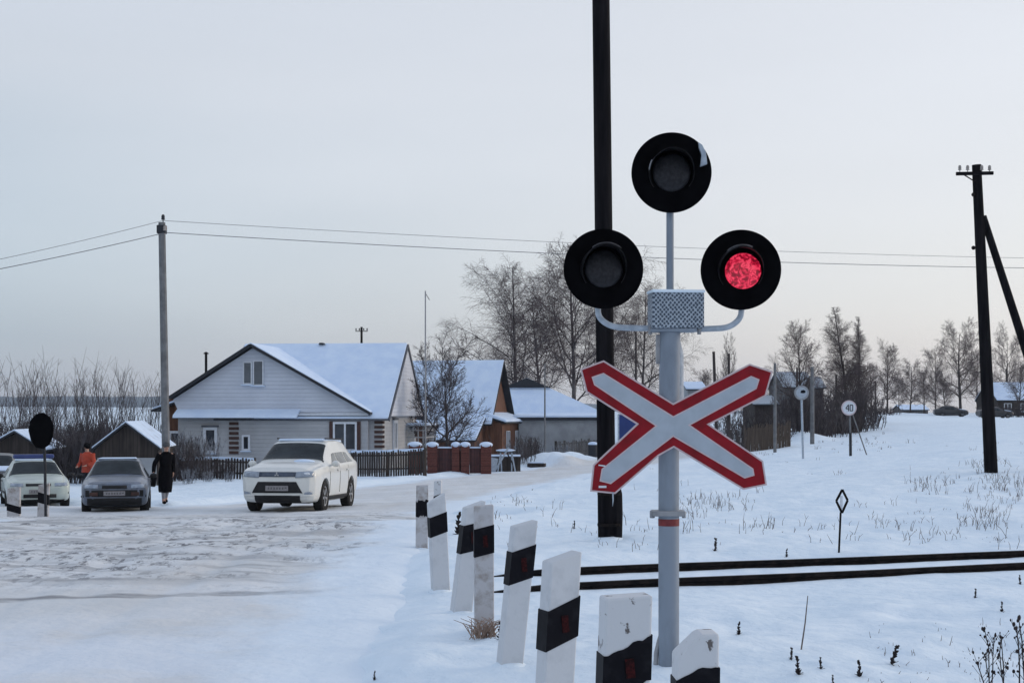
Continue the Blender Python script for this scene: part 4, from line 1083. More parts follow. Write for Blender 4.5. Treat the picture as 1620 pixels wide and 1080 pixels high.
# ------------------------------------------------------------------ fences and yard things
def picket(name, px0, px1, Y0, Y1, h, gap, label, m_='plank_dark', snow=True, posts=1.9, w=.09, rail='plank_dark', jitter=.06, seed=1):
    rng = random.Random(seed)
    a = Vector((X(px0, Y0), Y0)); b_ = Vector((X(px1, Y1), Y1)); L = (b_ - a).length; ang = math.atan2(b_.y - a.y, b_.x - a.x)
    gz0 = GZ(a.x, a.y); rt = tag(empty(name, (a.x, a.y, gz0), ang), label, 'fence')
    def gl(t): p = a.lerp(b_, t / L); return GZ(p.x, p.y) - gz0
    m = MB(); t = 0.05
    while t < L:
        hh = h + rng.uniform(-jitter, jitter); g_ = gl(t)
        m.box((t, -.03, g_ + hh / 2 - .05), (w, .025, hh + .1), Matrix.Rotation(rng.uniform(-.04, .04), 3, 'Y')); t += gap
    m.build('pickets', mat[m_], rt)
    n = max(2, int(L / 2.0)); m = MB()
    for zf in (.3, .85):
        for i in range(n):
            t0_, t1_ = L * i / n, L * (i + 1) / n; m.bar((t0_, 0, gl(t0_) + h * zf), (t1_, 0, gl(t1_) + h * zf), .07, .05)
    m.build('rails', mat[rail], rt)
    k = max(2, int(L / posts) + 1)
    for i in range(k):
        t = L * i / (k - 1); MB().box((t, .05, gl(t) + h / 2), (.11, .11, h + .2)).build('fence_post', mat[rail], rt)
    if snow:
        m = MB()
        for i in range(n):
            t0_, t1_ = L * i / n, L * (i + 1) / n; m.bar((t0_, -.01, gl(t0_) + h + .02), (t1_, -.01, gl(t1_) + h + .02), .13, .055)
        m.build('snow', mat['roof_snow'], rt, bevel=.02)
    return rt
picket('picket_fence', 284, 402, 70, 69, .95, .15, 'dark snowy picket fence between the thicket and the white off-road car', seed=2)
f2 = picket('board_fence', 556, 671, 69.5, 65.5, 1.15, .18, 'dark board fence with snow along its top behind the white off-road car', w=.11, seed=3)
# brick pillar fence
def brick_fence():
    Y = 70; a = P(676, 744, Y); gz = GZ(a.x, Y); rt = tag(empty('brick_fence', (a.x, Y, gz)), 'red-brown fence with snow-capped brick pillars right of the thin mast', 'fence')
    def L(px): return X(px, Y) - a.x
    for px, w in ((684, .48), (721, .36), (736, .40), (769, .50), (655, .55)):
        yy = 0 if px > 660 else .5
        pi_ = MB().box((L(px), yy, .62), (w, .42, 1.5)).build('pillar', mat['brick'], rt, bevel=.01)
        MB().ball((L(px), yy, 1.37), .5, (w * 1.3, .6, .30), 14, 8).build('snow_cap', mat['roof_snow'], pi_, smooth=True)
    for p0, p1 in ((692, 715), (743, 761)):
        pa = MB().box(((L(p0) + L(p1)) / 2, .02, .60), (L(p1) - L(p0), .05, 1.2)).build('panel', mat['fence_red'], rt)
        MB().box(((L(p0) + L(p1)) / 2, .02, 1.24), (L(p1) - L(p0), .14, .07)).build('snow', mat['roof_snow'], pa, bevel=.02)
    MB().box((L(728.5), .05, .55), (.12, .05, 1.1)).build('panel', mat['fence_red'], rt)
    MB().box((L(664.0), .5, .55), (.32, .05, 1.1)).build('panel', mat['fence_red'], rt)
brick_fence()
def yard():
    Y = 72; p = P(779, 742, Y); p.z = GZ(p.x, Y)
    m = MB(); m.box((0, 0, .38), (.42, .05, .85), Matrix.Rotation(R_(12), 3, 'Y')); tag(m.build('board', mat['frost_grey'], None, loc=p), 'pale board leaning against the end of the brick fence', 'board')
    p = P(800, 741, Y + .6); p.z = GZ(p.x, Y)
    rt = tag(empty('sawhorse', p), 'snow-covered wooden trestle stacked with scrap beside the brick fence', 'trestle')
    for a, b_ in (((-.4, -.3, 0), (-.25, 0, 1.05)), ((-.2, .3, 0), (-.25, 0, 1.05)), ((.5, -.3, 0), (.3, 0, 1.05)), ((.3, .3, 0), (.3, 0, 1.05))): MB().bar(a, b_, .07, .06).build('leg', mat['frost_grey'], rt)
    MB().bar((-.42, 0, 1.06), (.45, 0, 1.1), .10, .12).build('top_beam', mat['plank_grey'], rt)
    m = MB(); m.ball((0, 0, 1.14), .5, (1.0, .24, .15), 14, 8); m.build('snow', mat['roof_snow'], rt, smooth=True)
    MB().bar((-.55, -.2, .1), (.15, -.1, 1.3), .09, .03).build('scrap_board', mat['frost_grey'], rt); MB().bar((.6, -.2, .0), (.0, -.1, 1.15), .07, .03).build('scrap_board', mat['plank_dark'], rt)
    p = P(800, 740, Y + 1.8); p.z = GZ(p.x, Y + 1.8)
    m = MB(); m.box((0, 0, .4), (1.5, .5, .85)); o = tag(m.build('crate', mat['plank_dark'], None, loc=p), 'dark crate behind the snowy trestle', 'crate'); MB().box((0, 0, .87), (1.5, .5, .1)).build('snow', mat['roof_snow'], o, bevel=.03)
    Y = 79; p = P(849, 723, Y); p.z = GZ(p.x, Y)
    m = MB(); m.box((0, 0, .10), (.95, .5, .30), R_(-12)); o = tag(m.build('timber_stack', mat['plank_dark'], None, loc=p), 'low dark timber stack at the foot of the snow heap', 'timber stack'); MB().box((0, .05, .28), (.9, .4, .07), R_(-12)).build('snow', mat['roof_snow'], o, bevel=.03)
yard()
picket('board_fence', 880, 948, 93, 95, 1.0, .13, 'weathered grey fence behind the snow heap left of the black pole', 'plank_grey', snow=False, seed=5, jitter=.12)
Yb = 90; p = P(938, 716, Yb); p.z = GZ(p.x, Yb)
o = tag(MB().lathe([(.26, 0), (.3, .1), (.3, .75), (.27, .8)], 14).build('barrel', mat['dark_trim'], None, smooth=True, loc=p), 'dark barrel with a snow cap beside the black pole', 'barrel')
MB().ball((0, 0, .82), .5, (.62, .62, .28), 14, 8).build('snow_cap', mat['roof_snow'], o, smooth=True)
picket('board_fence', 1176, 1250, 88, 92, 1.5, .13, 'grey plank fence below the end of the upper right board arm', 'plank_dark', snow=False, seed=6, jitter=.15)
picket('board_fence', 1290, 1362, 112, 118, 1.35, .14, 'dark fence in front of the hedge between the two round signs', 'plank_dark', snow=False, seed=7, jitter=.1)
for i, (px, lb) in enumerate(((1163, 'dark slanting prop under the crossed board arm, left of its pair'), (1170, 'dark slanting prop under the crossed board arm, right of its pair'))):
    Y = 74; x = X(px, Y); rt = tag(MB().bar((-.25 + .05 * i, 0, 1.6), (.08, 0, -.2), .12, .12).build('timber_prop', mat['bark'], None, loc=(x, Y, GZ(x, Y))), lb, 'timber prop', 'slanting props')

# ------------------------------------------------------------------ trees
def grow(seed, H, r0, spec):
    """spec: list of dicts per level: n, len, ang, up, jit, start, segs, grav"""
    rng = random.Random(seed); lines = [[] for _ in range(len(spec) + 1)]
    def go(p, d, L, r, lv):
        s = spec[lv - 1] if lv else spec[0]
        segs = (10 if lv == 0 else (6 if lv == 1 else (4 if lv == 2 else 3)))
        pts = [p.copy()]; rs = [r]; dd = d.copy()
        jit = .028 if lv == 0 else .15
        up = 0 if lv == 0 else spec[lv - 1]['up']
        for i in range(segs):
            dd = dd + Vector((rng.gauss(0, jit), rng.gauss(0, jit), rng.gauss(0, jit * .6))) + Vector((0, 0, up / segs))
            if lv == 0: dd.x *= .9; dd.y *= .9
            dd.normalize(); p = p + dd * (L / segs); pts.append(p.copy()); rs.append(max(r * (1 - .85 * (i + 1) / segs), .0045 if lv > 1 else .01))
        lines[lv].append((pts, rs))
        if lv < len(spec):
            c = spec[lv]
            n = max(1, int(c['n'] * (1 if lv == 0 else min(1.4, .45 + L / c.get('ref', L)))))
            az = rng.uniform(0, 6.28)
            for k in range(n):
                t = c['start'] + (1 - c['start']) * ((k + rng.random()) / n); ii = min(int(t * segs), segs - 1); fr = t * segs - ii
                q = pts[ii].lerp(pts[ii + 1], fr); ax = (pts[ii + 1] - pts[ii]).normalized()
                az += 2.4 + rng.uniform(-.5, .5)
                ref = ax.orthogonal().normalized(); side = Matrix.Rotation(az, 3, ax) @ ref
                a = R_(c['ang'] + rng.uniform(-12, 12)); nd = ax * math.cos(a) + side * math.sin(a)
                env = c['env'](t) if 'env' in c else (1 - .6 * t)
                go(q, nd, L * c['len'] * env * rng.uniform(.7, 1.2), max(rs[ii] * c['r'], .005), lv + 1)
    go(Vector((0, 0, -.3)), Vector((rng.uniform(-.03, .03), 0, 1)), H, r0, 0)
    return lines
def tree_proto(name, lines, m_trunk, m_twig, split=2, rmin=.0):
    rt = empty(name); a = MB(); b_ = MB()
    for lv, ls in enumerate(lines):
        for pts, rs in ls:
            if lv < split: a.tube(pts, [max(r, .012) for r in rs], 7 if lv == 0 else 4, caps=False)
            else: b_.tube(pts, [max(r, rmin) for r in rs], 3, caps=False)
    a.build('trunk', m_trunk, rt, smooth='all', clean=False)
    b_.build('crown', m_twig, rt, clean=False)
    return rt
birch_spec = [dict(n=28, len=.43, ang=44, up=.40, start=.22, r=.42, env=lambda t: .55 + .75 * math.sin(math.pi * min(1, t * 1.05)) - .45 * t),
              dict(n=13, len=.46, ang=46, up=-.25, start=.12, r=.5, ref=3.5),
              dict(n=12, len=.62, ang=46, up=-.6, start=.05, r=.6, ref=1.6)]
round_spec = [dict(n=20, len=.55, ang=52, up=.5, start=.18, r=.5, env=lambda t: 1.05 - .55 * t),
              dict(n=11, len=.50, ang=46, up=.15, start=.15, r=.55, ref=3.0),
              dict(n=14, len=.50, ang=46, up=0, start=.1, r=.6, ref=1.3)]
apple_spec = [dict(n=12, len=.75, ang=50, up=.7, start=.18, r=.55, env=lambda t: 1.0 - .45 * t),
              dict(n=12, len=.5, ang=46, up=.3, start=.15, r=.5, ref=2.6),
              dict(n=12, len=.5, ang=38, up=.2, start=.1, r=.6, ref=1.2)]
col_spec = [dict(n=44, len=.24, ang=30, up=.55, start=.08, r=.4, env=lambda t: 1.25 - 1.05 * t),
            dict(n=11, len=.6, ang=36, up=.0, start=.1, r=.5, ref=2.0),
            dict(n=12, len=.7, ang=40, up=-.5, start=.05, r=.6, ref=1.0)]
bA = tree_proto('birch_tree', grow(11, 14, .17, birch_spec), mat['birch'], mat['twig'], 2, .0062)
bB = tree_proto('birch_tree', grow(23, 14, .18, birch_spec), mat['birch'], mat['twig'], 2, .0062)
rA = tree_proto('bare_tree', grow(5, 9, .17, round_spec), mat['bark'], mat['twig'], 2, .0078)
rB = tree_proto('bare_tree', grow(8, 9, .16, round_spec), mat['bark'], mat['twig'], 2, .0078)
cA = tree_proto('birch_tree', grow(31, 15, .15, col_spec), mat['bark'], mat['twig'], 2, .0078)
aA = tree_proto('apple_tree', grow(44, 4.6, .10, apple_spec), mat['bark'], mat['twig_dark'], 2, .0075)
used = set()
def put(proto, px, py_t, Y, H0, label, cat, group=None, rz=0.0, wide=1.0, name=None, gz=None):
    x = X(px, Y); g_ = GZ(x, Y) if gz is None else gz; s = (Z(py_t, Y) - g_) / H0
    o = proto if proto not in used else copy_tree(proto)
    used.add(proto)
    o.location = (x, Y, g_); o.rotation_euler = (0, 0, rz); o.scale = (s * wide, s * wide, s)
    if name: o.name = name
    return tag(o, label, cat, group)
put(bA, 822, 418, 108, 14, 'tall bare birch rising above the grey hipped roof, leftmost of the big birches', 'tree', 'big birches', .4, 1.15)
put(bB, 908, 374, 112, 14, 'tallest bare birch, crown behind the left signal lamp', 'tree', 'big birches', 1.9, 1.0)
put(bA, 1010, 448, 118, 14, 'bare birch behind the black pole and bell box', 'tree', 'big birches', 2.9, .95)
put(bB, 860, 470, 124, 14, 'lower bare birch filling the gap between the two biggest birches', 'tree', 'big birches', 4.1, 1.1)
put(bA, 968, 470, 126, 14, 'bare birch half hidden by the black pole', 'tree', 'big birches', 5.2, .9)
put(aA, 708, 572, 79, 4.9, 'dark gnarled apple tree in front of the brown house', 'tree', None, 1.0, 1.0)
put(aA, 672, 582, 83, 4.9, 'dark bushy tree just right of the white house gable', 'tree', None, 2.6, .95)
put(rA, 1269, 530, 120, 9, 'bare round-crowned tree above the round sign with the black blot', 'tree', None, .5, .95)
put(cA, 1340, 486, 135, 15, 'tall slim bare birch with drooping twigs right of the round tree', 'tree', 'far trees', .3, 1.5)
put(cA, 1358, 503, 138, 15, 'slightly lower slim birch, right half of the tall twin', 'tree', 'far trees', 2.3, 1.1)
TL = [(1404, 556, 190, rB, 'bare spreading tree right of the tall twin birch', .2, 1.0), (1378, 585, 185, rA, 'low bare tree at the right foot of the tall twin birch', 1.2, 1.1),
      (1440, 578, 235, rA, 'round bare tree at the middle of the far tree line', 2.2, 1.0), (1462, 590, 240, rB, 'small bare tree over the low far shed', 3.1, 1.0),
      (1480, 560, 215, rB, 'bare tree leaning into the left side of the big right tree', 4.0, .8), (1520, 524, 205, rA, 'big broad bare tree left of the leaning pole', 5.0, 1.05),
      (1546, 560, 212, rB, 'bare tree directly behind the leaning pole', .9, .9), (1594, 536, 230, rB, 'pale bare tree above the snowy roof at the right edge', 1.7, .85),
      (1612, 580, 190, rA, 'dark bare tree cut off by the right edge', 2.9, .9), (1422, 600, 245, rB, 'faint bare tree behind the spreading one', 5.5, 1.0),
      (1495, 600, 190, rA, 'low bushy tree at the left foot of the big right tree', .1, 1.2), (1150, 566, 96, aA, 'spiky dark bush between two bare poles above the board arm', 1.5, .45),
      (1107, 596, 150, rA, 'low bare tree beyond the upper gap of the crossed board', 3.3, 1.3), (1320, 600, 125, rB, 'low bare tree left of the twin birch trunks', 2.1, 1.1)]
for px, py, Y, pr, lb, rz, wd in TL:
    H0 = 4.9 if pr is aA else 9
    put(pr, px, py, Y, H0, lb, 'tree', 'far trees', rz, wd, name='bare_tree' if pr is aA else None)

# saplings and thickets
def sapling_proto(seed, H, n, spread, name, m_, side=5, r0=.022, rmin=.007):
    rng = random.Random(seed); rt = empty(name); st = MB(); tw = MB()
    for i in range(n):
        a = rng.uniform(0, 6.28); q = rng.uniform(.1, 1) * spread
        p = Vector((math.cos(a) * q, math.sin(a) * q, -.2)); d = Vector((math.cos(a) * .14 + rng.gauss(0, .05), math.sin(a) * .14, 1)).normalized()
        h = H * rng.uniform(.55, 1); pts = [p.copy()]; rs = [r0]
        for k in range(7):
            d = (d + Vector((rng.gauss(0, .05), rng.gauss(0, .05), .05))).normalized(); p = p + d * h / 7; pts.append(p.copy()); rs.append(r0 * (1 - .8 * (k + 1) / 7))
        st.tube(pts, [max(r, rmin) for r in rs], 4, caps=False)
        for k in range(side):
            t = rng.uniform(.15, .95) * 7; ii = int(t); q0 = pts[ii].lerp(pts[min(ii + 1, 7)], t - ii); aa = rng.uniform(0, 6.28)
            nd = (Vector((math.cos(aa) * .3, math.sin(aa) * .3, .95))).normalized(); l = h * rng.uniform(.1, .28)
            tw.tube([q0, q0 + nd * l * .5, q0 + nd * l + Vector((0, 0, l * .15))], [rmin, rmin * .9, rmin * .5], 3, caps=False)
            for _ in range(2):
                aa = rng.uniform(0, 6.28); q1 = q0 + nd * l * rng.uniform(.3, .8); n2 = Vector((math.cos(aa) * .6, math.sin(aa) * .6, .8)).normalized()
                tw.tube([q1, q1 + n2 * l * .45], [rmin * .8, rmin * .4], 3, caps=False)
    st.build('stems', m_, rt, clean=False); tw.build('twigs', m_, rt, clean=False)
    return rt
s1 = sapling_proto(1, 6, 15, 1.1, 'willow_shrub', mat['twig_willow'], 6, .024, .0075)
s2 = sapling_proto(2, 6, 13, 1.0, 'willow_shrub', mat['twig_willow'], 6, .024, .0075)
d1 = sapling_proto(3, 2.6, 46, .9, 'thicket_bush', mat['twig_dark'], 8, .018, .010)
d2 = sapling_proto(4, 2.6, 40, .9, 'thicket_bush', mat['twig_willow'], 8, .016, .009)
d3 = sapling_proto(5, 2.6, 34, .9, 'thicket_bush', mat['frost_twig'], 8, .016, .010)
TALL = [(6, 568, 70, s1), (22, 560, 76, s2), (48, 578, 82, s2), (70, 592, 74, s1), (96, 566, 84, s2), (118, 576, 78, s1), (134, 590, 88, s1), (152, 572, 82, s2), (172, 590, 76, s2), (186, 570, 88, s1), (206, 588, 80, s1), (228, 582, 86, s2), (-20, 560, 74, s2), (34, 596, 90, s1), (110, 600, 92, s2)]
where = ['at the far left edge', 'second clump from the left edge', 'left above the black sign', 'directly above the black sign', 'right above the black sign', 'above the orange-vested worker', 'between the worker and the shed apex', 'above the left slope of the shed', 'above the shed roof', 'behind the shed apex', 'above the right shed slope', 'just left of the concrete pole', 'cut off by the left edge', 'behind the leftmost shed', 'farther back between sign and worker']
for i, (px, py, Y, pr) in enumerate(TALL):
    put(pr, px, py, Y, 6, 'tall bare upright willow shrub ' + where[i], 'shrub', 'willow shrubs in the left thicket', i * 1.1, 1.25)
LOW = [(300, 738, 64, d3, 'frosted low scrub right of the woman in black'), (330, 742, 65, d3, 'frosted low scrub in front of the picket fence, nearer the woman'), (362, 744, 65, d3, 'frosted low scrub in front of the picket fence, nearer the white car'), (316, 690, 71, d3, 'frosted bush against the white house wall, left of its small window'), (292, 676, 72, d3, 'frosted bush at the left corner of the white house'),
       (812, 700, 82, d3, 'frosted shrub behind the snowy trestle'), (890, 700, 92, d3, 'frosted shrub behind the snow heap'), (915, 692, 96, d2, 'brown bush behind the weathered grey fence'), (72, 655, 76, d2, 'brown thicket bush behind the black sign, farther back'), (104, 658, 78, d1, 'dark thicket bush farther back, right of the black sign'), (140, 655, 80, d2, 'brown thicket bush behind the worker, farther back'), (30, 655, 75, d1, 'dark thicket bush behind the leftmost shed roof'), (165, 657, 84, d1, 'dark thicket bush behind the shed, left of its apex'), (215, 660, 84, d2, 'brown thicket bush behind the shed, right of its apex'),
       (-6, 660, 68, d1, 'low dark thicket bush at the left edge behind the dark car'), (60, 665, 69, d2, 'low thicket bush behind the black sign'), (88, 672, 67, d1, 'dark thicket bush right of the black sign'), (112, 668, 66, d2, 'brown bush left of the orange-vested worker'),
       (130, 664, 72, d1, 'dark bush behind the orange-vested worker'), (155, 672, 74, d2, 'bush behind the left end of the shed roof'), (236, 674, 75, d1, 'dark bush between the shed and the concrete pole'), (176, 668, 80, d1, 'dark bush behind the shed apex'),
       (275, 690, 69, d2, 'snow-dusted bush behind the woman in black'), (300, 682, 70, d2, 'pale twiggy bush in front of the white house window'), (322, 716, 68, d2, 'low bush at the left end of the picket fence'), (356, 724, 68, d1, 'low bush at the middle of the picket fence'), (286, 716, 66, d1, 'low dark bush right of the woman in black'),
       (826, 684, 80, d2, 'brown twiggy bush right of the snowy trestle'), (846, 688, 82, d1, 'dark twiggy bush left of the snow heap'), (835, 694, 84, d2, 'bush against the grey lean-to wall'), (700, 688, 74, d1, 'dark bush behind the brick pillars'), (753, 690, 77, d2, 'bush behind the right brick fence panel'),
       (1187, 640, 92, d1, 'dark bush behind the grey plank fence'), (1215, 650, 95, d2, 'brown bush behind the right end of the plank fence'), (1255, 622, 104, d1, 'dark hedge bush left of the round sign with the blot'), (1278, 615, 106, d1, 'dark hedge bush behind the round sign with the blot'), (1298, 618, 108, d2, 'dark hedge bush right of the pale grey pole'),
       (1320, 612, 112, d1, 'dark hedge bush left of the speed sign'), (1338, 608, 116, d1, 'dark hedge bush behind the speed sign'), (1356, 616, 118, d2, 'hedge bush right of the speed sign'), (1372, 630, 124, d1, 'low hedge bush at the end of the hedge'), (1150, 655, 86, d2, 'low bush under the right board arm'),
       (1390, 640, 175, d1, 'small dark bush on the far snow edge'), (1412, 644, 182, d2, 'small brown bush on the far snow edge, left of the shed'), (1500, 640, 200, d1, 'small dark bush left of the far parked car'), (1566, 640, 190, d2, 'small bush just right of the leaning pole'), (1606, 640, 186, d1, 'dark bush in front of the right edge house'), (1584, 642, 188, d1, 'dark bush below the far snowy roof')]
for i, (px, py, Y, pr, lb) in enumerate(LOW):
    put(pr, px, py, Y, 2.6, lb, 'bush', 'bare bushes', i * .9, (1.25 if Y < 90 else 1.6 if Y < 150 else 3.2))

# ------------------------------------------------------------------ cars
def dense(keys, n=64):
    """keys rows: y, zbot, zbelt, ztop, wbelt, wtop -> smooth resampled"""
    k = np.array(keys, float); ys = np.linspace(0, 1, n); L = k[-1, 0]
    # denser at both ends
    s = .5 - .5 * np.cos(np.pi * ys); yy = (.6 * ys + .4 * s) * L
    yy = np.unique(np.concatenate([yy, k[:, 0]])); o = [yy]
    for c in range(1, 6):
        v = np.interp(yy, k[:, 0], k[:, c]); w = v.copy()
        for _ in range(3):
            w[1:-1] = .25 * w[:-2] + .5 * w[1:-1] + .25 * w[2:]
        o.append(w)
    return np.stack(o, 1)
def chaikin(p, it=2):
    for _ in range(it):
        q = [p[0]]
        for a, b_ in zip(p[:-1], p[1:]): q += [a * .75 + b_ * .25, a * .25 + b_ * .75]
        q.append(p[-1]); p = q
    return p
def section(row):
    y, zb, zs, zt, wb, wt = row; zm = zb + (zs - zb) * .5
    pts = [(0, zb), (wb * .80, zb), (wb * .955, zb + .06), (wb * .985, zm * .8 + zb * .2), (wb, zm * .4 + zs * .6), (wb * .965, zs - .02), (wb * .93, zs + .01), (wt * 1.0, zt - .085), (wt * .93, zt - .03), (wt * .6, zt - .005), (0, zt)]
    return chaikin([np.array(q, float) for q in pts], 2)
def make_car(label, cat_, keys, W, paint, wheels, rw, glass, loc, rz, front, group=None, name='parked_car', extras=None, side_glass='car_glass', side=True):
    """keys for the body; wheels = (front axle y, rear axle y, half track); front = list of decals on the nose"""
    root = tag(empty(name, loc, rz), label, cat_, group)
    rows = dense(keys); secs = [section(r) for r in rows]; n = len(secs[0])
    vs = []; fs = []; full = 2 * n - 2
    for r, s in zip(rows, secs):
        for i in range(n): vs.append((s[i][0], r[0], s[i][1]))
        for i in range(n - 2, 0, -1): vs.append((-s[i][0], r[0], s[i][1]))
    for a in range(len(rows) - 1):
        for j in range(full):
            k = a * full + j; k2 = a * full + (j + 1) % full
            fs.append((k, k2, k2 + full, k + full))
    fs.append(tuple(range(full))); fs.append(tuple((len(rows) - 1) * full + j for j in reversed(range(full))))
    mb = MB().add(vs, fs); body = mb.build('body', mat[paint], root, smooth=True)
    bvh = BVHTree.FromPolygons([Vector(v) for v in vs], fs)
    # wheel wells cut through the flanks
    cut = MB()
    for y in wheels[:2]:
        for sx in (-1, 1):
            cut.lathe([(rw * 1.13, -.28), (rw * 1.13, .6)], 28, Matrix.Translation((sx * (W / 2 - .02), y, rw * 1.02)) @ Matrix.Rotation(R_(90) * sx, 4, 'Y'))
    co_ = cut.build('cut', mat['black_plastic'], None, clean=False)
    bm_ = body.modifiers.new('b', 'BOOLEAN'); bm_.object = co_; bm_.operation = 'DIFFERENCE'; bm_.solver = 'EXACT'
    bpy.context.view_layer.update()
    dg = bpy.context.evaluated_depsgraph_get(); me = bpy.data.meshes.new_from_object(body.evaluated_get(dg))
    body.modifiers.clear()
    if len(me.polygons) > 100:
        body.data = me
        try: me.shade_smooth(); me.set_sharp_from_angle(angle=R_(35))
        except Exception: pass
    bpy.data.objects.remove(co_)
    # dark inner arches / underbody
    m = MB(); L = keys[-1][0]
    m.box((0, L / 2, rw * 1.0), (W * .72, L * .84, .30)); m.build('underbody', mat['black_plastic'], root)
    def surf(a, t):   # a = station value y, t in index units of the section
        i = int(np.clip(np.searchsorted(rows[:, 0], a) - 1, 0, len(rows) - 2)); f = (a - rows[i, 0]) / (rows[i + 1, 0] - rows[i, 0])
        def ev(s):
            k = int(min(t, n - 1.001)); g_ = t - k; return s[k] * (1 - g_) + s[k + 1] * g_
        q = ev(secs[i]) * (1 - f) + ev(secs[i + 1]) * f
        return Vector((q[0], a, q[1]))
    def patch(quad, nm, m_, sides=(1,), off=.006, nu=10, nv=8, parent=root):
        """quad: corner (y,t) list bl, br, tr, tl"""
        for sx in sides:
            g_ = []; v_ = []
            for i in range(nu + 1):
                for j in range(nv + 1):
                    u, v = i / nu, j / nv
                    a = (quad[0][0] * (1 - u) + quad[1][0] * u) * (1 - v) + (quad[3][0] * (1 - u) + quad[2][0] * u) * v
                    t = (quad[0][1] * (1 - u) + quad[1][1] * u) * (1 - v) + (quad[3][1] * (1 - u) + quad[2][1] * u) * v
                    p = surf(a, t); e = 1e-2; du = surf(a + e, t) - p; dv = surf(a, min(t + .3, n - 1.01)) - p
                    nn = du.cross(dv)
                    if nn.length < 1e-9: nn = Vector((0, 0, 1))
                    nn.normalize()
                    if nn.dot(p - Vector((0, a, .8))) < 0: nn = -nn
                    p = p + nn * off
                    v_.append((p.x * sx, p.y, p.z))
            for i in range(nu):
                for j in range(nv):
                    k = i * (nv + 1) + j; g_.append((k, k + 1, k + nv + 2, k + nv + 1))
            o = MB().add(v_, g_).build(nm, mat[m_], parent, smooth='all')
    def project(poly, nm, m_, axis='y', off=.008, parent=root, depth=.02):
        """poly in (x,z) thrown onto the nose, or (y,z) onto the right flank when axis is 'x'; sides"""
        bm = bmesh.new(); vv = [bm.verts.new((a, b_, 0)) for a, b_ in poly]; bm.faces.new(vv)
        bmesh.ops.triangulate(bm, faces=bm.faces); 
        for _ in range(2): bmesh.ops.subdivide_edges(bm, edges=bm.edges, cuts=1, use_grid_fill=True)
        out_v = []; ok = True
        for v in bm.verts:
            if axis == 'y':
                h = bvh.ray_cast(Vector((v.co.x, -2, v.co.y)), Vector((0, 1, 0)))
                y = h[0].y if h[0] else 0.12
                out_v.append(Vector((v.co.x, y - off, v.co.y)))
            elif axis == 'x' or axis == '-x':
                s = 1 if axis == 'x' else -1
                h = bvh.ray_cast(Vector((3 * s, v.co.x, v.co.y)), Vector((-s, 0, 0)))
                x = h[0].x if h[0] else W / 2 * s
                out_v.append(Vector((x + off * s, v.co.x, v.co.y)))
        bm.verts.index_update(); fs_ = [tuple(v.index for v in f.verts) for f in bm.faces]; bm.free()
        o = MB().add(out_v, fs_).build(nm, mat[m_], parent, smooth='all')
        so = o.modifiers.new('thick', 'SOLIDIFY'); so.thickness = depth; so.offset = 0
        return o
    cfg = dict(surf=surf, patch=patch, project=project, root=root, body=body, n=n, W=W)
    # windows: t indices (chaikin twice keeps roughly 4 points per key)
    tb, tt, tr = 4 * 6 + .2, 4 * 7 - .4, 4 * 7 + 2.2
    g_ = glass
    patch([(g_['ws'][0], 4 * 8 - 2.2), (g_['ws'][0], n - 1.02), (g_['ws'][1], n - 1.02), (g_['ws'][1], 4 * 8 - 2.0)], 'windscreen', 'car_glass', (1,), .004, 12, 8) if False else None
    # full-width windscreen and rear window
    for (ya, yb, nm) in ((g_['ws'][0], g_['ws'][1], 'windscreen'), (g_['rw'][0], g_['rw'][1], 'rear_window')):
        v_ = []; f_ = []; nu, nv = 20, 8; t0 = 4 * 7 + .6
        for j in range(nv + 1):
            a = ya + (yb - ya) * j / nv
            for i in range(nu + 1):
                t = t0 + (n - 1.02 - t0) * (1 - abs(2 * i / nu - 1)); s = -1 if i < nu / 2 else 1
                p = surf(a, t); e = .02; q = surf(a + e, t); sl = Vector((0, -(q.z - p.z), e)).normalized()
                v_.append((p.x * s * .985, p.y + sl.y * .012, p.z + abs(sl.z) * .012))
        for j in range(nv):
            for i in range(nu):
                k = j * (nu + 1) + i; f_.append((k, k + 1, k + nu + 2, k + nu + 1))
        MB().add(v_, f_).build(nm, mat['car_glass'], root, smooth='all')
    if side:
        for (b0, b1, t1_, t0_) in g_['side']:
            patch([(b0, tb), (b1, tb), (t1_, tt), (t0_, tt)], 'side_window', side_glass, (1, -1), .006)
    # wheels
    for y in wheels[:2]:
        for sx in (-1, 1):
            w = empty('wheel', (sx * (W / 2 - .125), y, rw), 0, root)
            R = Matrix.Rotation(R_(90) * sx, 4, 'Y')
            MB().lathe([(rw * .62, -.10), (rw * .93, -.11), (rw, -.08), (rw, .08), (rw * .93, .11), (rw * .66, .115), (rw * .62, .09)], 28, R).build('tyre', mat['rubber'], w, smooth=True)
            rim = MB().lathe([(0, -.02), (rw * .63, -.02), (rw * .63, .10), (rw * .57, .095), (rw * .55, .03), (.0, .02)], 24, R); rm = rim.build('rim', mat[wheels[3]], w, smooth=True)
            sp = MB()
            for q in range(5):
                a = q * 2 * math.pi / 5
                sp.add([R @ Vector((math.cos(a + da) * rr_ * rw, math.sin(a + da) * rr_ * rw, zz)) for zz in (.03, .095) for rr_, da in ((.10, -.5), (.10, .5), (.58, .13), (.58, -.13))],
                       [(0, 1, 2, 3), (7, 6, 5, 4), (0, 4, 5, 1), (1, 5, 6, 2), (2, 6, 7, 3), (3, 7, 4, 0)])
            sp.build('spokes', mat[wheels[3]], w)
    for poly, nm, m_, off in front:
        project(poly, nm, m_, 'y', off)
    if extras: extras(cfg)
    return root
def mirx(poly): return [(-a, b_) for a, b_ in reversed(poly)]
def rect(x0, x1, z0, z1): return [(x0, z0), (x1, z0), (x1, z1), (x0, z1)]
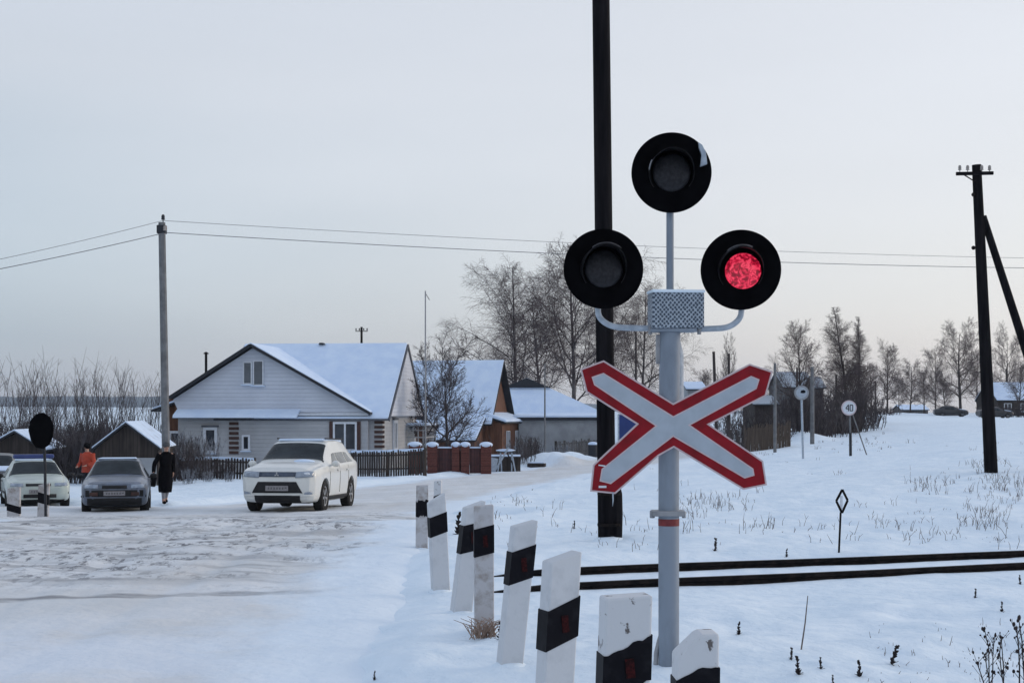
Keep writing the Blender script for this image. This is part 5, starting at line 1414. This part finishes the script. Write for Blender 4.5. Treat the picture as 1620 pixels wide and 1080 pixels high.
def plate_marks(root, c, w, h, y):
    m = MB(); rng = random.Random(4)
    for i in range(6): m.box((c[0] - w * .36 + i * w * .125, y, c[1]), (w * .07, .006, h * rng.uniform(.42, .5)))
    m.box((c[0] + w * .40, y, c[1] + .01), (w * .09, .006, h * .3)); return m.build('characters', mat['plate_ink'], root)

suv_keys = [(0.0, .40, .74, .84, .56, .46), (.05, .30, .86, .94, .74, .60), (.16, .24, .96, 1.03, .85, .68), (.5, .22, 1.01, 1.10, .885, .74), (1.05, .22, 1.05, 1.16, .90, .76), (1.2, .22, 1.06, 1.19, .90, .76),
            (1.95, .22, 1.08, 1.60, .90, .66), (2.2, .22, 1.09, 1.66, .90, .64), (3.1, .22, 1.11, 1.68, .90, .63), (3.9, .22, 1.13, 1.63, .89, .61), (4.25, .26, 1.14, 1.52, .87, .60), (4.5, .32, 1.14, 1.22, .84, .66), (4.62, .40, 1.0, 1.08, .76, .60)]
def suv_extras(c):
    pr = c['project']; root = c['root']
    for s in (1, -1):
        sx = 'x' if s == 1 else '-x'
        # lower black sill and arch lips
        pr([(.5, .27), (4.1, .27), (4.1, .36), (.5, .36)], 'sill_cladding', 'black_plastic', sx, .006)
        for y in (1.35, 2.35, 3.25): pr([(y, .42), (y + .012, .42), (y + .012, 1.06), (y, 1.06)], 'door_gap', 'black_plastic', sx, .003, depth=.006)
        for y in (2.05, 3.0): pr([(y, .93), (y + .18, .93), (y + .18, .965), (y, .965)], 'door_handle', 'car_white', sx, .02, depth=.03)
        m = MB().ball((s * 1.0, 1.45, 1.10), .5, (.20, .14, .15), 14, 10); m.bar((s * .86, 1.45, 1.06), (s * .95, 1.43, 1.08), .05, .05); m.build('mirror', mat['car_white'], root, smooth=True)
        m = MB().bar((s * .58, 2.1, 1.69), (s * .56, 3.9, 1.68), .03, .03); m.build('roof_rail', mat['black_plastic'], root)
    MB().box((0, -.005, .60), (.52, .012, .115)).build('plate_marker', mat['plate'], root) if False else None
white = make_car('large white off-road car driving on the packed snow towards the crossing', 'car', suv_keys, 1.8, 'car_white', (.93, 3.6, .80, 'rim'), .365,
    dict(ws=(1.22, 1.93), rw=(4.2, 4.5), side=[(1.62, 2.32, 2.30, 2.02), (2.40, 3.22, 3.18, 2.38), (3.30, 3.95, 3.62, 3.27)]), (0, 0, 0), 0,
    [(rect(-.42, .42, .82, .93), 'grille', 'grille', .006),
     ([(.42, .80), (.80, .82), (.80, .93), (.70, .945), (.42, .93)], 'headlight', 'lamp_glass', .012), (mirx([(.42, .80), (.80, .82), (.80, .93), (.70, .945), (.42, .93)]), 'headlight', 'lamp_glass', .012),
     ([(-.58, .46), (.58, .46), (.44, .71), (-.44, .71)], 'air_intake', 'black_plastic', .008),
     (rect(-.52, .52, .24, .40), 'bumper_skirt', 'black_plastic', .012),
     ([(.60, .40), (.78, .42), (.78, .50), (.63, .47)], 'fog_lamp', 'lamp_glass', .012), (mirx([(.60, .40), (.78, .42), (.78, .50), (.63, .47)]), 'fog_lamp', 'lamp_glass', .012),
     ([(.52, .385), (.84, .385), (.84, .425), (.56, .43)], 'bumper_lip', 'car_white', .02), (mirx([(.52, .385), (.84, .385), (.84, .425), (.56, .43)]), 'bumper_lip', 'car_white', .02)], name='off_road_car', extras=suv_extras, side_glass='car_glass_side')
for s, w in ((1, 0), ):
    pass
# headlight reflectors, emblem, plate, snow on bonnet
m = MB()
m.add([(.0, -.035, .90), (.055, -.035, .825), (-.055, -.035, .825), (.0, -.03, .90)], [(0, 1, 2)])
def lozenge(mb, cx, cz, r, rot, y):
    pts = [(0, 0), (r * .5, r * .29), (0 + 0, r)]; pts = [(0, 0), (r * .29, r * .5), (0, r), (-r * .29, r * .5)]
    c, s = math.cos(rot), math.sin(rot)
    mb.prism([(cx + a * c - b_ * s, cz + a * s + b_ * c) for a, b_ in pts], 'y', y, y + .012)
m = MB()
for k in range(3): lozenge(m, 0, .875, .062, k * 2 * math.pi / 3, -.045)
m.build('emblem', mat['rim'], white)
MB().box((0, -.02, .565), (.52, .02, .115)).build('number_plate', mat['plate'], white)
plate_marks(white, (0, .565), .52, .115, -.032)
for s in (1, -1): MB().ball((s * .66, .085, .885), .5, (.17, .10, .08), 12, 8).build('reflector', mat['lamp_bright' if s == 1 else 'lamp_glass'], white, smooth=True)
def car_snow(root, pts, th, nm='snow', m_='roof_snow'):
    m = MB().add([(x, y, z) for x, y, z in pts] + [(x * .93, y, z + th) for x, y, z in pts], [tuple(range(len(pts))), tuple(reversed(range(len(pts), 2 * len(pts))))] + [(i, (i + 1) % len(pts), len(pts) + (i + 1) % len(pts), len(pts) + i) for i in range(len(pts))])
    return m.build(nm, mat[m_], root, bevel=.015, seg=2)
MB().ball((.34, 1.08, 1.15), .5, (.52, .26, .12), 12, 8).build('snow', mat['roof_snow'], white, smooth=True)
car_snow(white, [(-.56, 2.05, 1.63), (.56, 2.05, 1.63), (.54, 4.0, 1.61), (-.54, 4.0, 1.61)], .06)
white.scale = (1.03, 1.03, 1.03); Yf = 33.6; xf_ = X(438, Yf); white.location = (xf_, Yf, float(road_z(np.array(xf_), np.array(Yf + 1.5))) + .0); white.rotation_euler = (R_(-1.2), 0, R_(-6.5))

sed_keys = [(0.0, .36, .62, .68, .60, .50), (.06, .26, .70, .76, .74, .60), (.2, .20, .74, .82, .81, .66), (.6, .18, .80, .88, .835, .70), (1.05, .18, .85, .95, .84, .72), (1.15, .18, .86, .965, .84, .72),
            (1.85, .18, .90, 1.35, .84, .57), (2.1, .18, .91, 1.40, .84, .56), (2.8, .18, .92, 1.41, .84, .56), (3.2, .18, .93, 1.34, .83, .56), (3.65, .22, .93, 1.04, .81, .66), (4.1, .26, .90, 1.0, .78, .66), (4.25, .36, .80, .88, .70, .58)]
sed_glass = dict(ws=(1.17, 1.84), rw=(3.15, 3.62), side=[(1.5, 2.2, 2.18, 1.9), (2.28, 3.0, 2.95, 2.26)])
def sed_extras(paint):
    def f(c):
        pr = c['project']; root = c['root']
        for s in (1, -1):
            sx = 'x' if s == 1 else '-x'
            for y in (1.3, 2.24, 3.05): pr([(y, .32), (y + .012, .32), (y + .012, .86), (y, .86)], 'door_gap', 'black_plastic', sx, .003, depth=.006)
            for y in (1.98, 2.85): pr([(y, .76), (y + .16, .76), (y + .16, .79), (y, .79)], 'door_handle', 'black_plastic', sx, .015, depth=.025)
            pr([(.1, .42), (4.1, .42), (4.1, .48), (.1, .48)], 'side_moulding', 'black_plastic', sx, .008)
            m = MB().ball((s * .93, 1.35, .94), .5, (.18, .12, .13), 12, 8); m.bar((s * .80, 1.38, .90), (s * .9, 1.36, .92), .04, .04); m.build('mirror', mat['black_plastic'], root, smooth=True)
    return f
hl = [(.40, .64), (.73, .65), (.72, .74), (.40, .735)]
blue = make_car('dirty grey-blue saloon car parked facing the crossing in front of the shed', 'car', sed_keys, 1.68, 'car_blue', (.78, 3.25, .74, 'zinc'), .29, sed_glass, (0, 0, 0), 0,
    [(rect(-.30, .30, .64, .715), 'grille', 'black_plastic', .006), (hl, 'headlight', 'lamp_glass', .010), (mirx(hl), 'headlight', 'lamp_glass', .010),
     (rect(-.70, .70, .44, .60), 'bumper', 'black_plastic', .022), (rect(-.66, .66, .22, .40), 'lower_bumper', 'black_plastic', .016),
     (rect(.40, .60, .46, .55), 'fog_lamp', 'brown_trim', .036), (rect(-.60, -.40, .46, .55), 'fog_lamp', 'brown_trim', .036)], extras=sed_extras('car_blue'))
MB().box((0, -.05, .52), (.52, .02, .11)).build('number_plate', mat['plate'], blue); plate_marks(blue, (0, .52), .52, .11, -.062)
car_snow(blue, [(-.50, 1.95, 1.37), (.50, 1.95, 1.37), (.48, 3.0, 1.38), (-.48, 3.0, 1.38)], .035)
blue.scale = (.96, .96, .96); k = 34.9; x = X(181, k); blue.location = (x, k, GZ(x, k + .5) + .02); blue.rotation_euler = (R_(-1.5), 0, R_(13))
pale = make_car('pale greenish-white saloon with a blue light bar parked at far left', 'car', sed_keys, 1.68, 'car_pale', (.78, 3.25, .74, 'zinc'), .29, sed_glass, (0, 0, 0), 0,
    [(rect(-.34, .30, .655, .72), 'grille', 'black_plastic', .006), (hl, 'headlight', 'lamp_glass', .010), (mirx(hl), 'headlight', 'lamp_glass', .010),
     (rect(-.40, .44, .32, .42), 'air_intake', 'black_plastic', .014), (rect(-.66, .66, .18, .26), 'lower_bumper', 'black_plastic', .014)], extras=sed_extras('car_pale'))
MB().box((0, -.03, .50), (.52, .02, .11)).build('number_plate', mat['plate'], pale); plate_marks(pale, (0, .50), .52, .11, -.042)
m = MB().box((0, 2.35, 1.49), (1.1, .28, .13)); m.build('light_bar', mat['blue_lamp'], pale, bevel=.04)
car_snow(pale, [(-.50, 1.95, 1.37), (.50, 1.95, 1.37), (.48, 3.0, 1.38), (-.48, 3.0, 1.38)], .03)
k = 41.9; x = X(62, k); pale.location = (x, k, GZ(x, k + .5) + .02); pale.rotation_euler = (R_(-1), 0, R_(22)); pale.scale = (1.08, 1.0, 1.0)
dark = make_car('dark car with snowy bonnet cut off by the left edge', 'car', sed_keys, 1.68, 'car_dark', (.78, 3.25, .74, 'zinc'), .29, sed_glass, (0, 0, 0), 0,
    [(rect(-.34, .34, .655, .72), 'grille', 'black_plastic', .006), (hl, 'headlight', 'lamp_glass', .010), (mirx(hl), 'headlight', 'lamp_glass', .010)], extras=sed_extras('car_dark'))
car_snow(dark, [(-.62, .3, .835), (.62, .3, .835), (.66, 1.05, .94), (-.66, 1.05, .94)], .06)
MB().box((0, -.03, .50), (.52, .02, .11)).build('number_plate', mat['plate'], dark)
k = 50.0; x = X(-14, k); dark.location = (x, k, GZ(x, k) + .02); dark.rotation_euler = (0, 0, R_(15))
for px, Y, rz, lb in ((1531, 186, 82, 'dark far parked car with snowy roof left of the leaning pole'), (1600, 178, 95, 'dark far parked car below the far snowy roof at right')):
    c = copy_tree(dark, (X(px, Y), Y, GZ(X(px, Y), Y)), R_(rz)); tag(c, lb, 'car', 'far parked cars')

# ------------------------------------------------------------------ people
def hand(mb_chains, wrist, d, side, up):
    """five finger chains rooted in the palm; returns list of (points, radii)"""
    d = d.normalized(); side = side.normalized(); n = d.cross(side).normalized(); L = .085
    ch = []
    for k, (off, ln) in enumerate(((-.028, .065), (-.010, .075), (.009, .070), (.026, .055))):
        p0 = wrist + d * L * .6 + side * off * .6; p1 = wrist + d * L + side * off; c1 = p1 + d * ln * .5 + n * ln * .12; c2 = c1 + d * ln * .35 + n * ln * .30
        ch.append(([p0, p1, c1, c2], [.014, .010, .009, .0075]))
    p0 = wrist + d * .025; p1 = p0 + side * -.035 + d * .025; p2 = p1 - side * .012 + d * .03 + n * .012
    ch.append(([p0, p1, p2], [.015, .011, .009]))
    return ch
def person(label, loc, rz, J, outfit):
    """J: joint dict (local metres, facing -Y)"""
    root = tag(empty('person', loc, rz), label, 'person')
    V = {k: Vector(v) for k, v in J.items()}
    chain = []; verts = []; rad = []; edges = []
    def add(p, r): verts.append(tuple(p)); rad.append(r); return len(verts) - 1
    pel = add(V['pelvis'], (.15, .12)); waist = add(V['waist'], (.135, .10)); chest = add(V['chest'], (.165, .115)); neckb = add(V['neck'], (.06, .06)); jaw = add(V['neck'] + Vector((0, -.005, .06)), (.05, .055))
    h1_ = add(V['head'] + Vector((0, 0, -.03)), (.068, .082)); h2_ = add(V['head'] + Vector((0, .01, .06)), (.075, .088)); h3_ = add(V['head'] + Vector((0, .01, .11)), (.05, .06))
    edges += [(pel, waist), (waist, chest), (chest, neckb), (neckb, jaw), (jaw, h1_), (h1_, h2_), (h2_, h3_)]
    for s in ('l', 'r'):
        sh_ = add(V['sh_' + s], (.06, .06)); el = add(V['el_' + s], (.042, .042)); wr = add(V['wr_' + s], (.028, .024)); pm = add(V['wr_' + s] + (V['wr_' + s] - V['el_' + s]).normalized() * .07, (.038, .018))
        hp = add(V['hip_' + s], (.085, .085)); kn = add(V['kn_' + s], (.056, .058)); ca = add(V['kn_' + s].lerp(V['an_' + s], .35), (.055, .058)); an = add(V['an_' + s], (.037, .04)); to = add(V['toe_' + s], (.04, .03)); he = add(V['an_' + s] + Vector((0, .05, -.05)), (.035, .03))
        edges += [(chest, sh_), (sh_, el), (el, wr), (wr, pm), (pel, hp), (hp, kn), (kn, ca), (ca, an), (an, to), (an, he)]
        wv = V['wr_' + s]; d = (wv - V['el_' + s]); side = Vector((0, -1, 0)) if abs(d.normalized().y) < .8 else Vector((1, 0, 0))
        for pts, rs in hand(None, wv, d, side, None):
            pr = pm
            for p, r in list(zip(pts, rs))[1:]: q = add(p, (r, r)); edges.append((pr, q)); pr = q
    me = bpy.data.meshes.new('body'); me.from_pydata(verts, edges, []); me.materials.append(mat['skin'])
    o = bpy.data.objects.new('body', me); link(o, root)
    sk = o.modifiers.new('skin', 'SKIN'); sk.use_smooth_shade = True
    for i, r in enumerate(rad): me.skin_vertices[0].data[i].radius = r if isinstance(r, tuple) else (r, r)
    me.skin_vertices[0].data[0].use_root = True
    ss = o.modifiers.new('sub', 'SUBSURF'); ss.levels = 1; ss.render_levels = 2
    # face
    H = V['head']
    m = MB().ball(H + Vector((0, -.088, .012)), .013, (.9, 1.3, 1.6), 8, 6); m.build('nose', mat['skin'], root, smooth=True)
    m = MB()
    for sx in (-.03, .03): m.ball(H + Vector((sx, -.078, .035)), .011, (1.3, .6, .7), 8, 6)
    m.build('eyes', mat['eye'], root)
    MB().ball(H + Vector((0, -.078, -.03)), .02, (1.2, .5, .3), 8, 6).build('mouth', mat['brown_trim'], root)
    m = MB()
    for sx in (-.078, .078): m.ball(H + Vector((sx, .01, .02)), .026, (.4, .7, 1.1), 8, 6)
    m.build('ears', mat['skin'], root, smooth=True)
    return root, V
def loft(mb, rings, n=20):
    """rings: (centre, rx, ry)"""
    k = len(mb.v)
    for c, rx, ry in rings:
        for j in range(n):
            a = 2 * math.pi * j / n; mb.v.append((c[0] + rx * math.cos(a), c[1] + ry * math.sin(a), c[2]))
    for i in range(len(rings) - 1):
        for j in range(n): a = k + i * n + j; b_ = k + i * n + (j + 1) % n; mb.f.append((a, b_, b_ + n, a + n))
    return mb
# woman in a long black coat, walking away to the left
J = dict(pelvis=(0, 0, .93), waist=(0, .0, 1.10), chest=(.0, -.03, 1.30), neck=(0, -.05, 1.45), head=(0, -.07, 1.58),
         sh_l=(-.17, -.03, 1.38), el_l=(-.32, -.02, 1.12), wr_l=(-.36, -.10, .90), sh_r=(.17, -.03, 1.38), el_r=(.22, .03, 1.10), wr_r=(.20, -.05, .88),
         hip_l=(-.08, 0, .88), kn_l=(-.09, -.10, .48), an_l=(-.06, -.02, .09), toe_l=(-.06, -.15, .03),
         hip_r=(.08, 0, .88), kn_r=(.06, -.02, .48), an_r=(.04, .16, .13), toe_r=(.04, .06, .04))
p = hit(262, 797)
w, V = person('woman in a long black coat and grey hat walking beside the grey-blue car', (p.x, p.y, p.z), R_(28), J, None)
m = MB(); loft(m, [((0, -.04, 1.47), .07, .07), ((0, -.04, 1.43), .14, .10), ((0, -.03, 1.37), .20, .13), ((0, -.02, 1.25), .185, .145), ((0, 0, 1.08), .165, .13), ((0, 0, .92), .195, .165), ((0, .01, .65), .205, .19), ((-.01, .01, .42), .19, .19), ((-.01, .01, .33), .175, .18)])
for s, sg in (('l', -1), ('r', 1)):
    m.tube(arc([V['sh_' + s] + Vector((0, 0, .02)), V['sh_' + s].lerp(V['el_' + s], .5), V['el_' + s], V['wr_' + s]], 3), [.085, .08, .075, .072, .068, .065, .06, .058, .056, .052], 12)
m.build('coat', mat['coat'], w, smooth='all')
m = MB().ball(V['head'] + Vector((0, .012, .075)), .105, (.95, 1.05, .95), 16, 10); m.lathe([(.10, -.02), (.112, 0), (.10, .03)], 18, Matrix.Translation(V['head'] + Vector((0, .01, .07)))); m.build('hat', mat['grey_hat'], w, smooth='all')
m = MB()
for s in 'lr': m.tube([V['kn_' + s].lerp(V['an_' + s], .2), V['kn_' + s].lerp(V['an_' + s], .7), V['an_' + s]], [.064, .052, .045], 12)
m.build('stockings', mat['stocking'], w, smooth='all')
m = MB()
for s in 'lr': m.ball(V['an_' + s].lerp(V['toe_' + s], .45) + Vector((0, 0, -.012)), .06, (.8, 2.1, .75), 12, 8)
m.build('shoes', mat['coat'], w, smooth='all')
m = MB().box((-0.390, -.12, 0.650), (.14, .30, .30), Matrix.Rotation(R_(8), 3, 'Y')); bg = m.build('handbag', mat['coat'], None, bevel=.04)
m2 = MB().tube(arc([(-0.390, -.20, 0.780), (-0.365, -.17, 0.870), (-0.360, -.11, 0.895), (-0.370, -.05, 0.860), (-0.390, -.02, 0.780)], 4), .009, 6)
hnd = m2.build('handle', mat['coat'], bg)
bg.location = w.location; bg.rotation_euler = w.rotation_euler
tag(bg, 'dark bag hanging from the hand of the woman in black', 'bag')
# worker in an orange vest behind the blue car
J = dict(pelvis=(0, 0, .95), waist=(0, 0, 1.12), chest=(0, -.02, 1.34), neck=(0, -.03, 1.50), head=(.0, -.05, 1.63),
         sh_l=(-.20, -.01, 1.43), el_l=(-.26, -.05, 1.16), wr_l=(-.20, -.25, 1.05), sh_r=(.20, -.01, 1.43), el_r=(.27, -.04, 1.16), wr_r=(.18, -.26, 1.08),
         hip_l=(-.09, 0, .9), kn_l=(-.11, -.04, .5), an_l=(-.12, .02, .09), toe_l=(-.13, -.12, .03), hip_r=(.09, 0, .9), kn_r=(.11, -.02, .5), an_r=(.12, .02, .09), toe_r=(.13, -.12, .03))
Yw = 47.5; x = X(139, Yw)
w2, V = person('worker in a bright orange jacket and dark hat standing behind the grey-blue car', (x, Yw, GZ(x, Yw)), R_(-25), J, None)
m = MB(); loft(m, [((0, -.02, 1.51), .08, .08), ((0, -.02, 1.47), .16, .11), ((0, -.01, 1.40), .235, .145), ((0, -.01, 1.25), .23, .16), ((0, 0, 1.05), .215, .155), ((0, 0, .84), .225, .17)])
for s in 'lr':
    m.tube(arc([V['sh_' + s] + Vector((0, 0, .02)), V['sh_' + s].lerp(V['el_' + s], .5), V['el_' + s], V['wr_' + s]], 3), [.09, .085, .08, .078, .075, .07, .066, .062, .058, .055], 12)
m.build('jacket', mat['orange'], w2, smooth='all')
m = MB()
for s in 'lr': m.tube([V['hip_' + s] + Vector((0, 0, .02)), V['kn_' + s], V['an_' + s]], [.115, .085, .07], 12)
m.build('trousers', mat['trouser'], w2, smooth='all')
m = MB()
for s in 'lr': m.ball(V['an_' + s].lerp(V['toe_' + s], .45) + Vector((0, 0, -.01)), .07, (.85, 2.0, .85), 12, 8)
m.build('boots', mat['coat'], w2, smooth='all')
MB().ball(V['head'] + Vector((0, .012, .065)), .112, (.95, 1.05, 1.0), 16, 10).build('hat', mat['coat'], w2, smooth='all')

# ------------------------------------------------------------------ weeds
def weed_proto(seed, name, H, n, m_, head=True, spread=.04, r=.006):
    rng = random.Random(seed); rt = empty(name); m = MB(); hd = MB()
    for i in range(n):
        a = rng.uniform(0, 6.28); p = Vector((math.cos(a) * spread * .5, math.sin(a) * spread * .5, -.05)); d = Vector((rng.gauss(0, .14), rng.gauss(0, .14), 1)).normalized(); h = H * rng.uniform(.5, 1)
        pts = [p.copy()]
        for k in range(4): d = (d + Vector((rng.gauss(0, .10), rng.gauss(0, .10), 0))).normalized(); p = p + d * h / 4; pts.append(p.copy())
        m.tube(pts, [r, r, r * .9, r * .8, r * .6], 5)
        for k in range(2 + int(H * 14)):
            t = rng.uniform(.3, 1) * 4; ii = min(int(t), 3); q = pts[ii].lerp(pts[ii + 1], t - ii); aa = rng.uniform(0, 6.28); l = rng.uniform(.02, .07) * (1 + H)
            e = q + Vector((math.cos(aa) * l * .6, math.sin(aa) * l * .6, l * .8)); m.tube([q, e], [r * .5, r * .3], 3)
            if head: hd.ball(e, rng.uniform(.004, .009), (1, 1, rng.uniform(.8, 1.8)), 5, 4)
        if head:
            for _ in range(3): hd.ball(pts[-1] + Vector((rng.gauss(0, .006), rng.gauss(0, .006), rng.gauss(0, .012))), rng.uniform(.005, .010), (1, 1, 1.5), 6, 4)
    m.build('stalks', m_, rt)
    if head: hd.build('seed_heads', m_, rt)
    return rt
def stub_proto(seed, H):
    rng = random.Random(seed); rt = empty('weed'); m = MB(); hd = MB()
    p0 = Vector((0, 0, -.04)); p1 = Vector((.004, 0, H * .5)); p2 = Vector((.01, 0, H)); m.tube([p0, p1, p2], [.006, .005, .003], 5)
    for i in range(46):
        t = rng.uniform(.22, 1); q = p0.lerp(p2, t); a = rng.uniform(0, 6.28); l = H * rng.uniform(.10, .26) * (1.25 - .6 * t)
        e = q + Vector((math.cos(a) * l * .75, math.sin(a) * l * .75, l * rng.uniform(.3, 1.1))); hd.tube([q, q.lerp(e, .6), e], [.006, .008, .002], 3, caps=False)
    for i in range(3):
        a = rng.uniform(0, 6.28); e = Vector((math.cos(a) * H * .35, math.sin(a) * H * .3, H * rng.uniform(.02, .2))); m.tube([Vector((0, 0, 0)), e], [.004, .002], 3)
    m.build('stalk', mat['weed_dark'], rt); hd.build('seed_plume', mat['weed_dark'], rt, clean=False)
    return rt
wA = stub_proto(1, .15); wB = stub_proto(2, .15)
_wA = None if True else weed_proto(1, 'weed', .15, 3, mat['weed_dark'], spread=.03, r=.009)
wC = weed_proto(3, 'weed_bush', .55, 6, mat['weed_dark'], spread=.12, r=.0045)
usedw = set()
def putw(pr, px, py, hpx, label, grp='weeds poking through the snow', rz=0.0, H0=.15, tilt=0.0, cat='weed'):
    p = hit(px, py, 2.5, 60); s = hpx / F * p.y / H0
    o = pr if pr not in usedw else copy_tree(pr)
    usedw.add(pr); o.location = p; o.rotation_euler = (0, tilt, rz); o.scale = (s, s, s); return tag(o, label, cat, grp)
WL = [(1168, 1004, 20, wA, 'dark weed stub alone in the snow just right of the signal base', .3, 0), (1252, 1044, 18, wB, 'dark weed stub at the foot of the thin bent stick', 1, 0), (1263, 1068, 28, wA, 'larger dark weed stub in front of the thin bent stick', 2, .1),
      (1299, 1058, 18, wB, 'dark weed stub in the middle of the bottom row', 3, 0), (1360, 1070, 26, wA, 'upright dark weed stub near the bottom edge, right of the middle', 4, 0), (1410, 1050, 34, wB, 'dark weed stalk leaning to the right in open snow', 5, .45),
      (1543, 946, 14, wB, 'tiny dark weed standing just below the rails at right', .7, 0), (1585, 968, 16, wA, 'dark weed head above the branching bush', 1.5, 0), (1614, 924, 14, wB, 'tiny dark weed at the right edge below the rails', 2.5, 0),
      (1244, 881, 13, wA, 'tiny dark weed standing on the far rail, left of the diamond marker', .2, 0), (1132, 872, 20, wB, 'thin weed behind the rails, right of the signal post', 1.2, 0), (1318, 1082, 14, wB, 'weed tip at the bottom edge below the middle stub', 2.2, 0), (592, 1076, 14, wA, 'small dark clump in the snow at the bottom left of the posts', 1.0, 0),
      (724, 845, 34, wA, 'black weed clump between the leaning posts at the rails', .5, 0), (790, 1012, 26, wB, 'dark weed at the right of the straw-footed post', .5, 0), (908, 836, 12, wB, 'small weed left of the black pole foot', .5, 0)]
for px, py, hp, pr, lb, rz, ti in WL: putw(pr, px, py, hp, lb, rz=rz, tilt=ti)
putw(wC, 1580, 1100, 130, 'branching dark seed-headed weed bush in the bottom right corner', None, .4, .55, cat='weed bush')
putw(wC, 1622, 1105, 165, 'dark weed stalks cut off by the right edge at the bottom', None, 2.0, .55, cat='weed bush')
p = hit(1266, 1028); tp = P(1278, 942, p.y) - p
tag(MB().tube([(0, 0, -.05), tp * .5 + Vector((.008, 0, 0)), tp], [.006, .005, .003], 6).build('stick', mat['weed'], None, loc=p), 'thin bent stick standing in the snow right of the signal', 'stick')
# straw at the foot of one post
rng = random.Random(12); m = MB(); p = Vector((X(768, 10.8), 10.8, 0)); p.z = GZ(p.x, p.y)
for i in range(70):
    a = rng.uniform(0, 6.28); q = Vector((rng.gauss(0, .055), rng.gauss(-.04, .04), 0)); l = rng.uniform(.06, .2)
    m.tube([q, q + Vector((math.cos(a) * l * .4, math.sin(a) * l * .2, l * .6)), q + Vector((math.cos(a) * l * .8, math.sin(a) * l * .4, l * .75))], [.004, .0035, .002], 3)
tag(m.build('straw_tuft', mat['straw'], None, loc=p), 'tuft of dry straw around the foot of the weathered guard post', 'straw')

# dry stalks across the field: nobody could count them
def field_weeds():
    rng = random.Random(77); m = MB(); n = 0
    def clump(x, y, H, k, r):
        z = GZ(x, y)
        for _ in range(k):
            a = rng.uniform(0, 6.28); q = Vector((x + rng.gauss(0, .10), y + rng.gauss(0, .10), z - .04)); h = H * rng.uniform(.4, 1)
            d = Vector((rng.gauss(0, .22), rng.gauss(0, .15), 1)); e = q + d * h * .6; f_ = e + (d + Vector((rng.gauss(0, .35), 0, -.1))) * h * .4
            m.tube([q, e, f_], [r, r * .8, r * .4], 3, caps=False)
            if rng.random() < .4: m.tube([e, e + Vector((rng.gauss(0, .5), 0, .7)) * h * .3], [r * .8, r * .4], 3, caps=False)
    while n < 230:
        px = rng.uniform(760, 1680); py = 700 + 170 * rng.random() ** 1.0
        Yg = None
        p = hit(px, py, 12, 150)
        if float(road_d(p.x, p.y)) < .8 or p.y < 16.5 or abs(p.y - float(RAILY(p.x))) < 2: continue
        dns = float(fbm(np.array(p.x * .25), np.array(p.y * .18), 3)) + .13 + (.22 if px > 1440 else 0) - (.1 if 1150 < px < 1400 else 0)
        if rng.random() > dns * 1.5: n += 1 if rng.random() < .2 else 0; continue
        clump(p.x, p.y, rng.uniform(.08, .30), rng.randint(1, 5), .003 + p.y * .00006); n += 1
    # near scattering on the right
    for _ in range(70):
        px = rng.uniform(1380, 1620); py = rng.uniform(985, 1080); p = hit(px, py, 4, 20); clump(p.x, p.y, rng.uniform(.04, .11), rng.randint(1, 3), .003)
    for cx, cy, n_ in ((1465, 770, 16), (1590, 770, 40), (1560, 830, 14), (1100, 800, 22), (1165, 795, 12), (1380, 700, 20), (1240, 700, 12), (1560, 740, 14), (820, 800, 10), (1330, 705, 10)):
        for _ in range(n_):
            p = hit(cx + rng.gauss(0, 22), cy + rng.gauss(0, 9), 12, 120)
            if float(road_d(p.x, p.y)) < .5: continue
            clump(p.x, p.y, rng.uniform(.12, .38), rng.randint(2, 6), .003 + p.y * .00007)
    tag(m.build('dry_grass', mat['weed'], None, clean=False), 'sparse dry grass and weed stalks sticking out of the snowfield', 'grass', kind='stuff')
field_weeds()

# ------------------------------------------------------------------ haze
HAZE = 0.00015
if HAZE:
    hz = MB().box((0, 1100, 30), (7000, 2 * 5400 - 0, 0.0 + 140)) if False else MB().box((0, 2500, 20), (9000, 5300, 150))
    hm = bpy.data.materials.new('haze'); hm.use_nodes = True; t = hm.node_tree; t.nodes.clear()
    o_ = t.nodes.new('ShaderNodeOutputMaterial'); v = t.nodes.new('ShaderNodeVolumePrincipled')
    v.inputs['Color'].default_value = (.76, .87, 1.0, 1); v.inputs['Density'].default_value = HAZE; v.inputs['Anisotropy'].default_value = .2
    t.links.new(v.outputs[0], o_.inputs['Volume'])
    h = hz.build('haze', hm, None); h['kind'] = 'stuff'
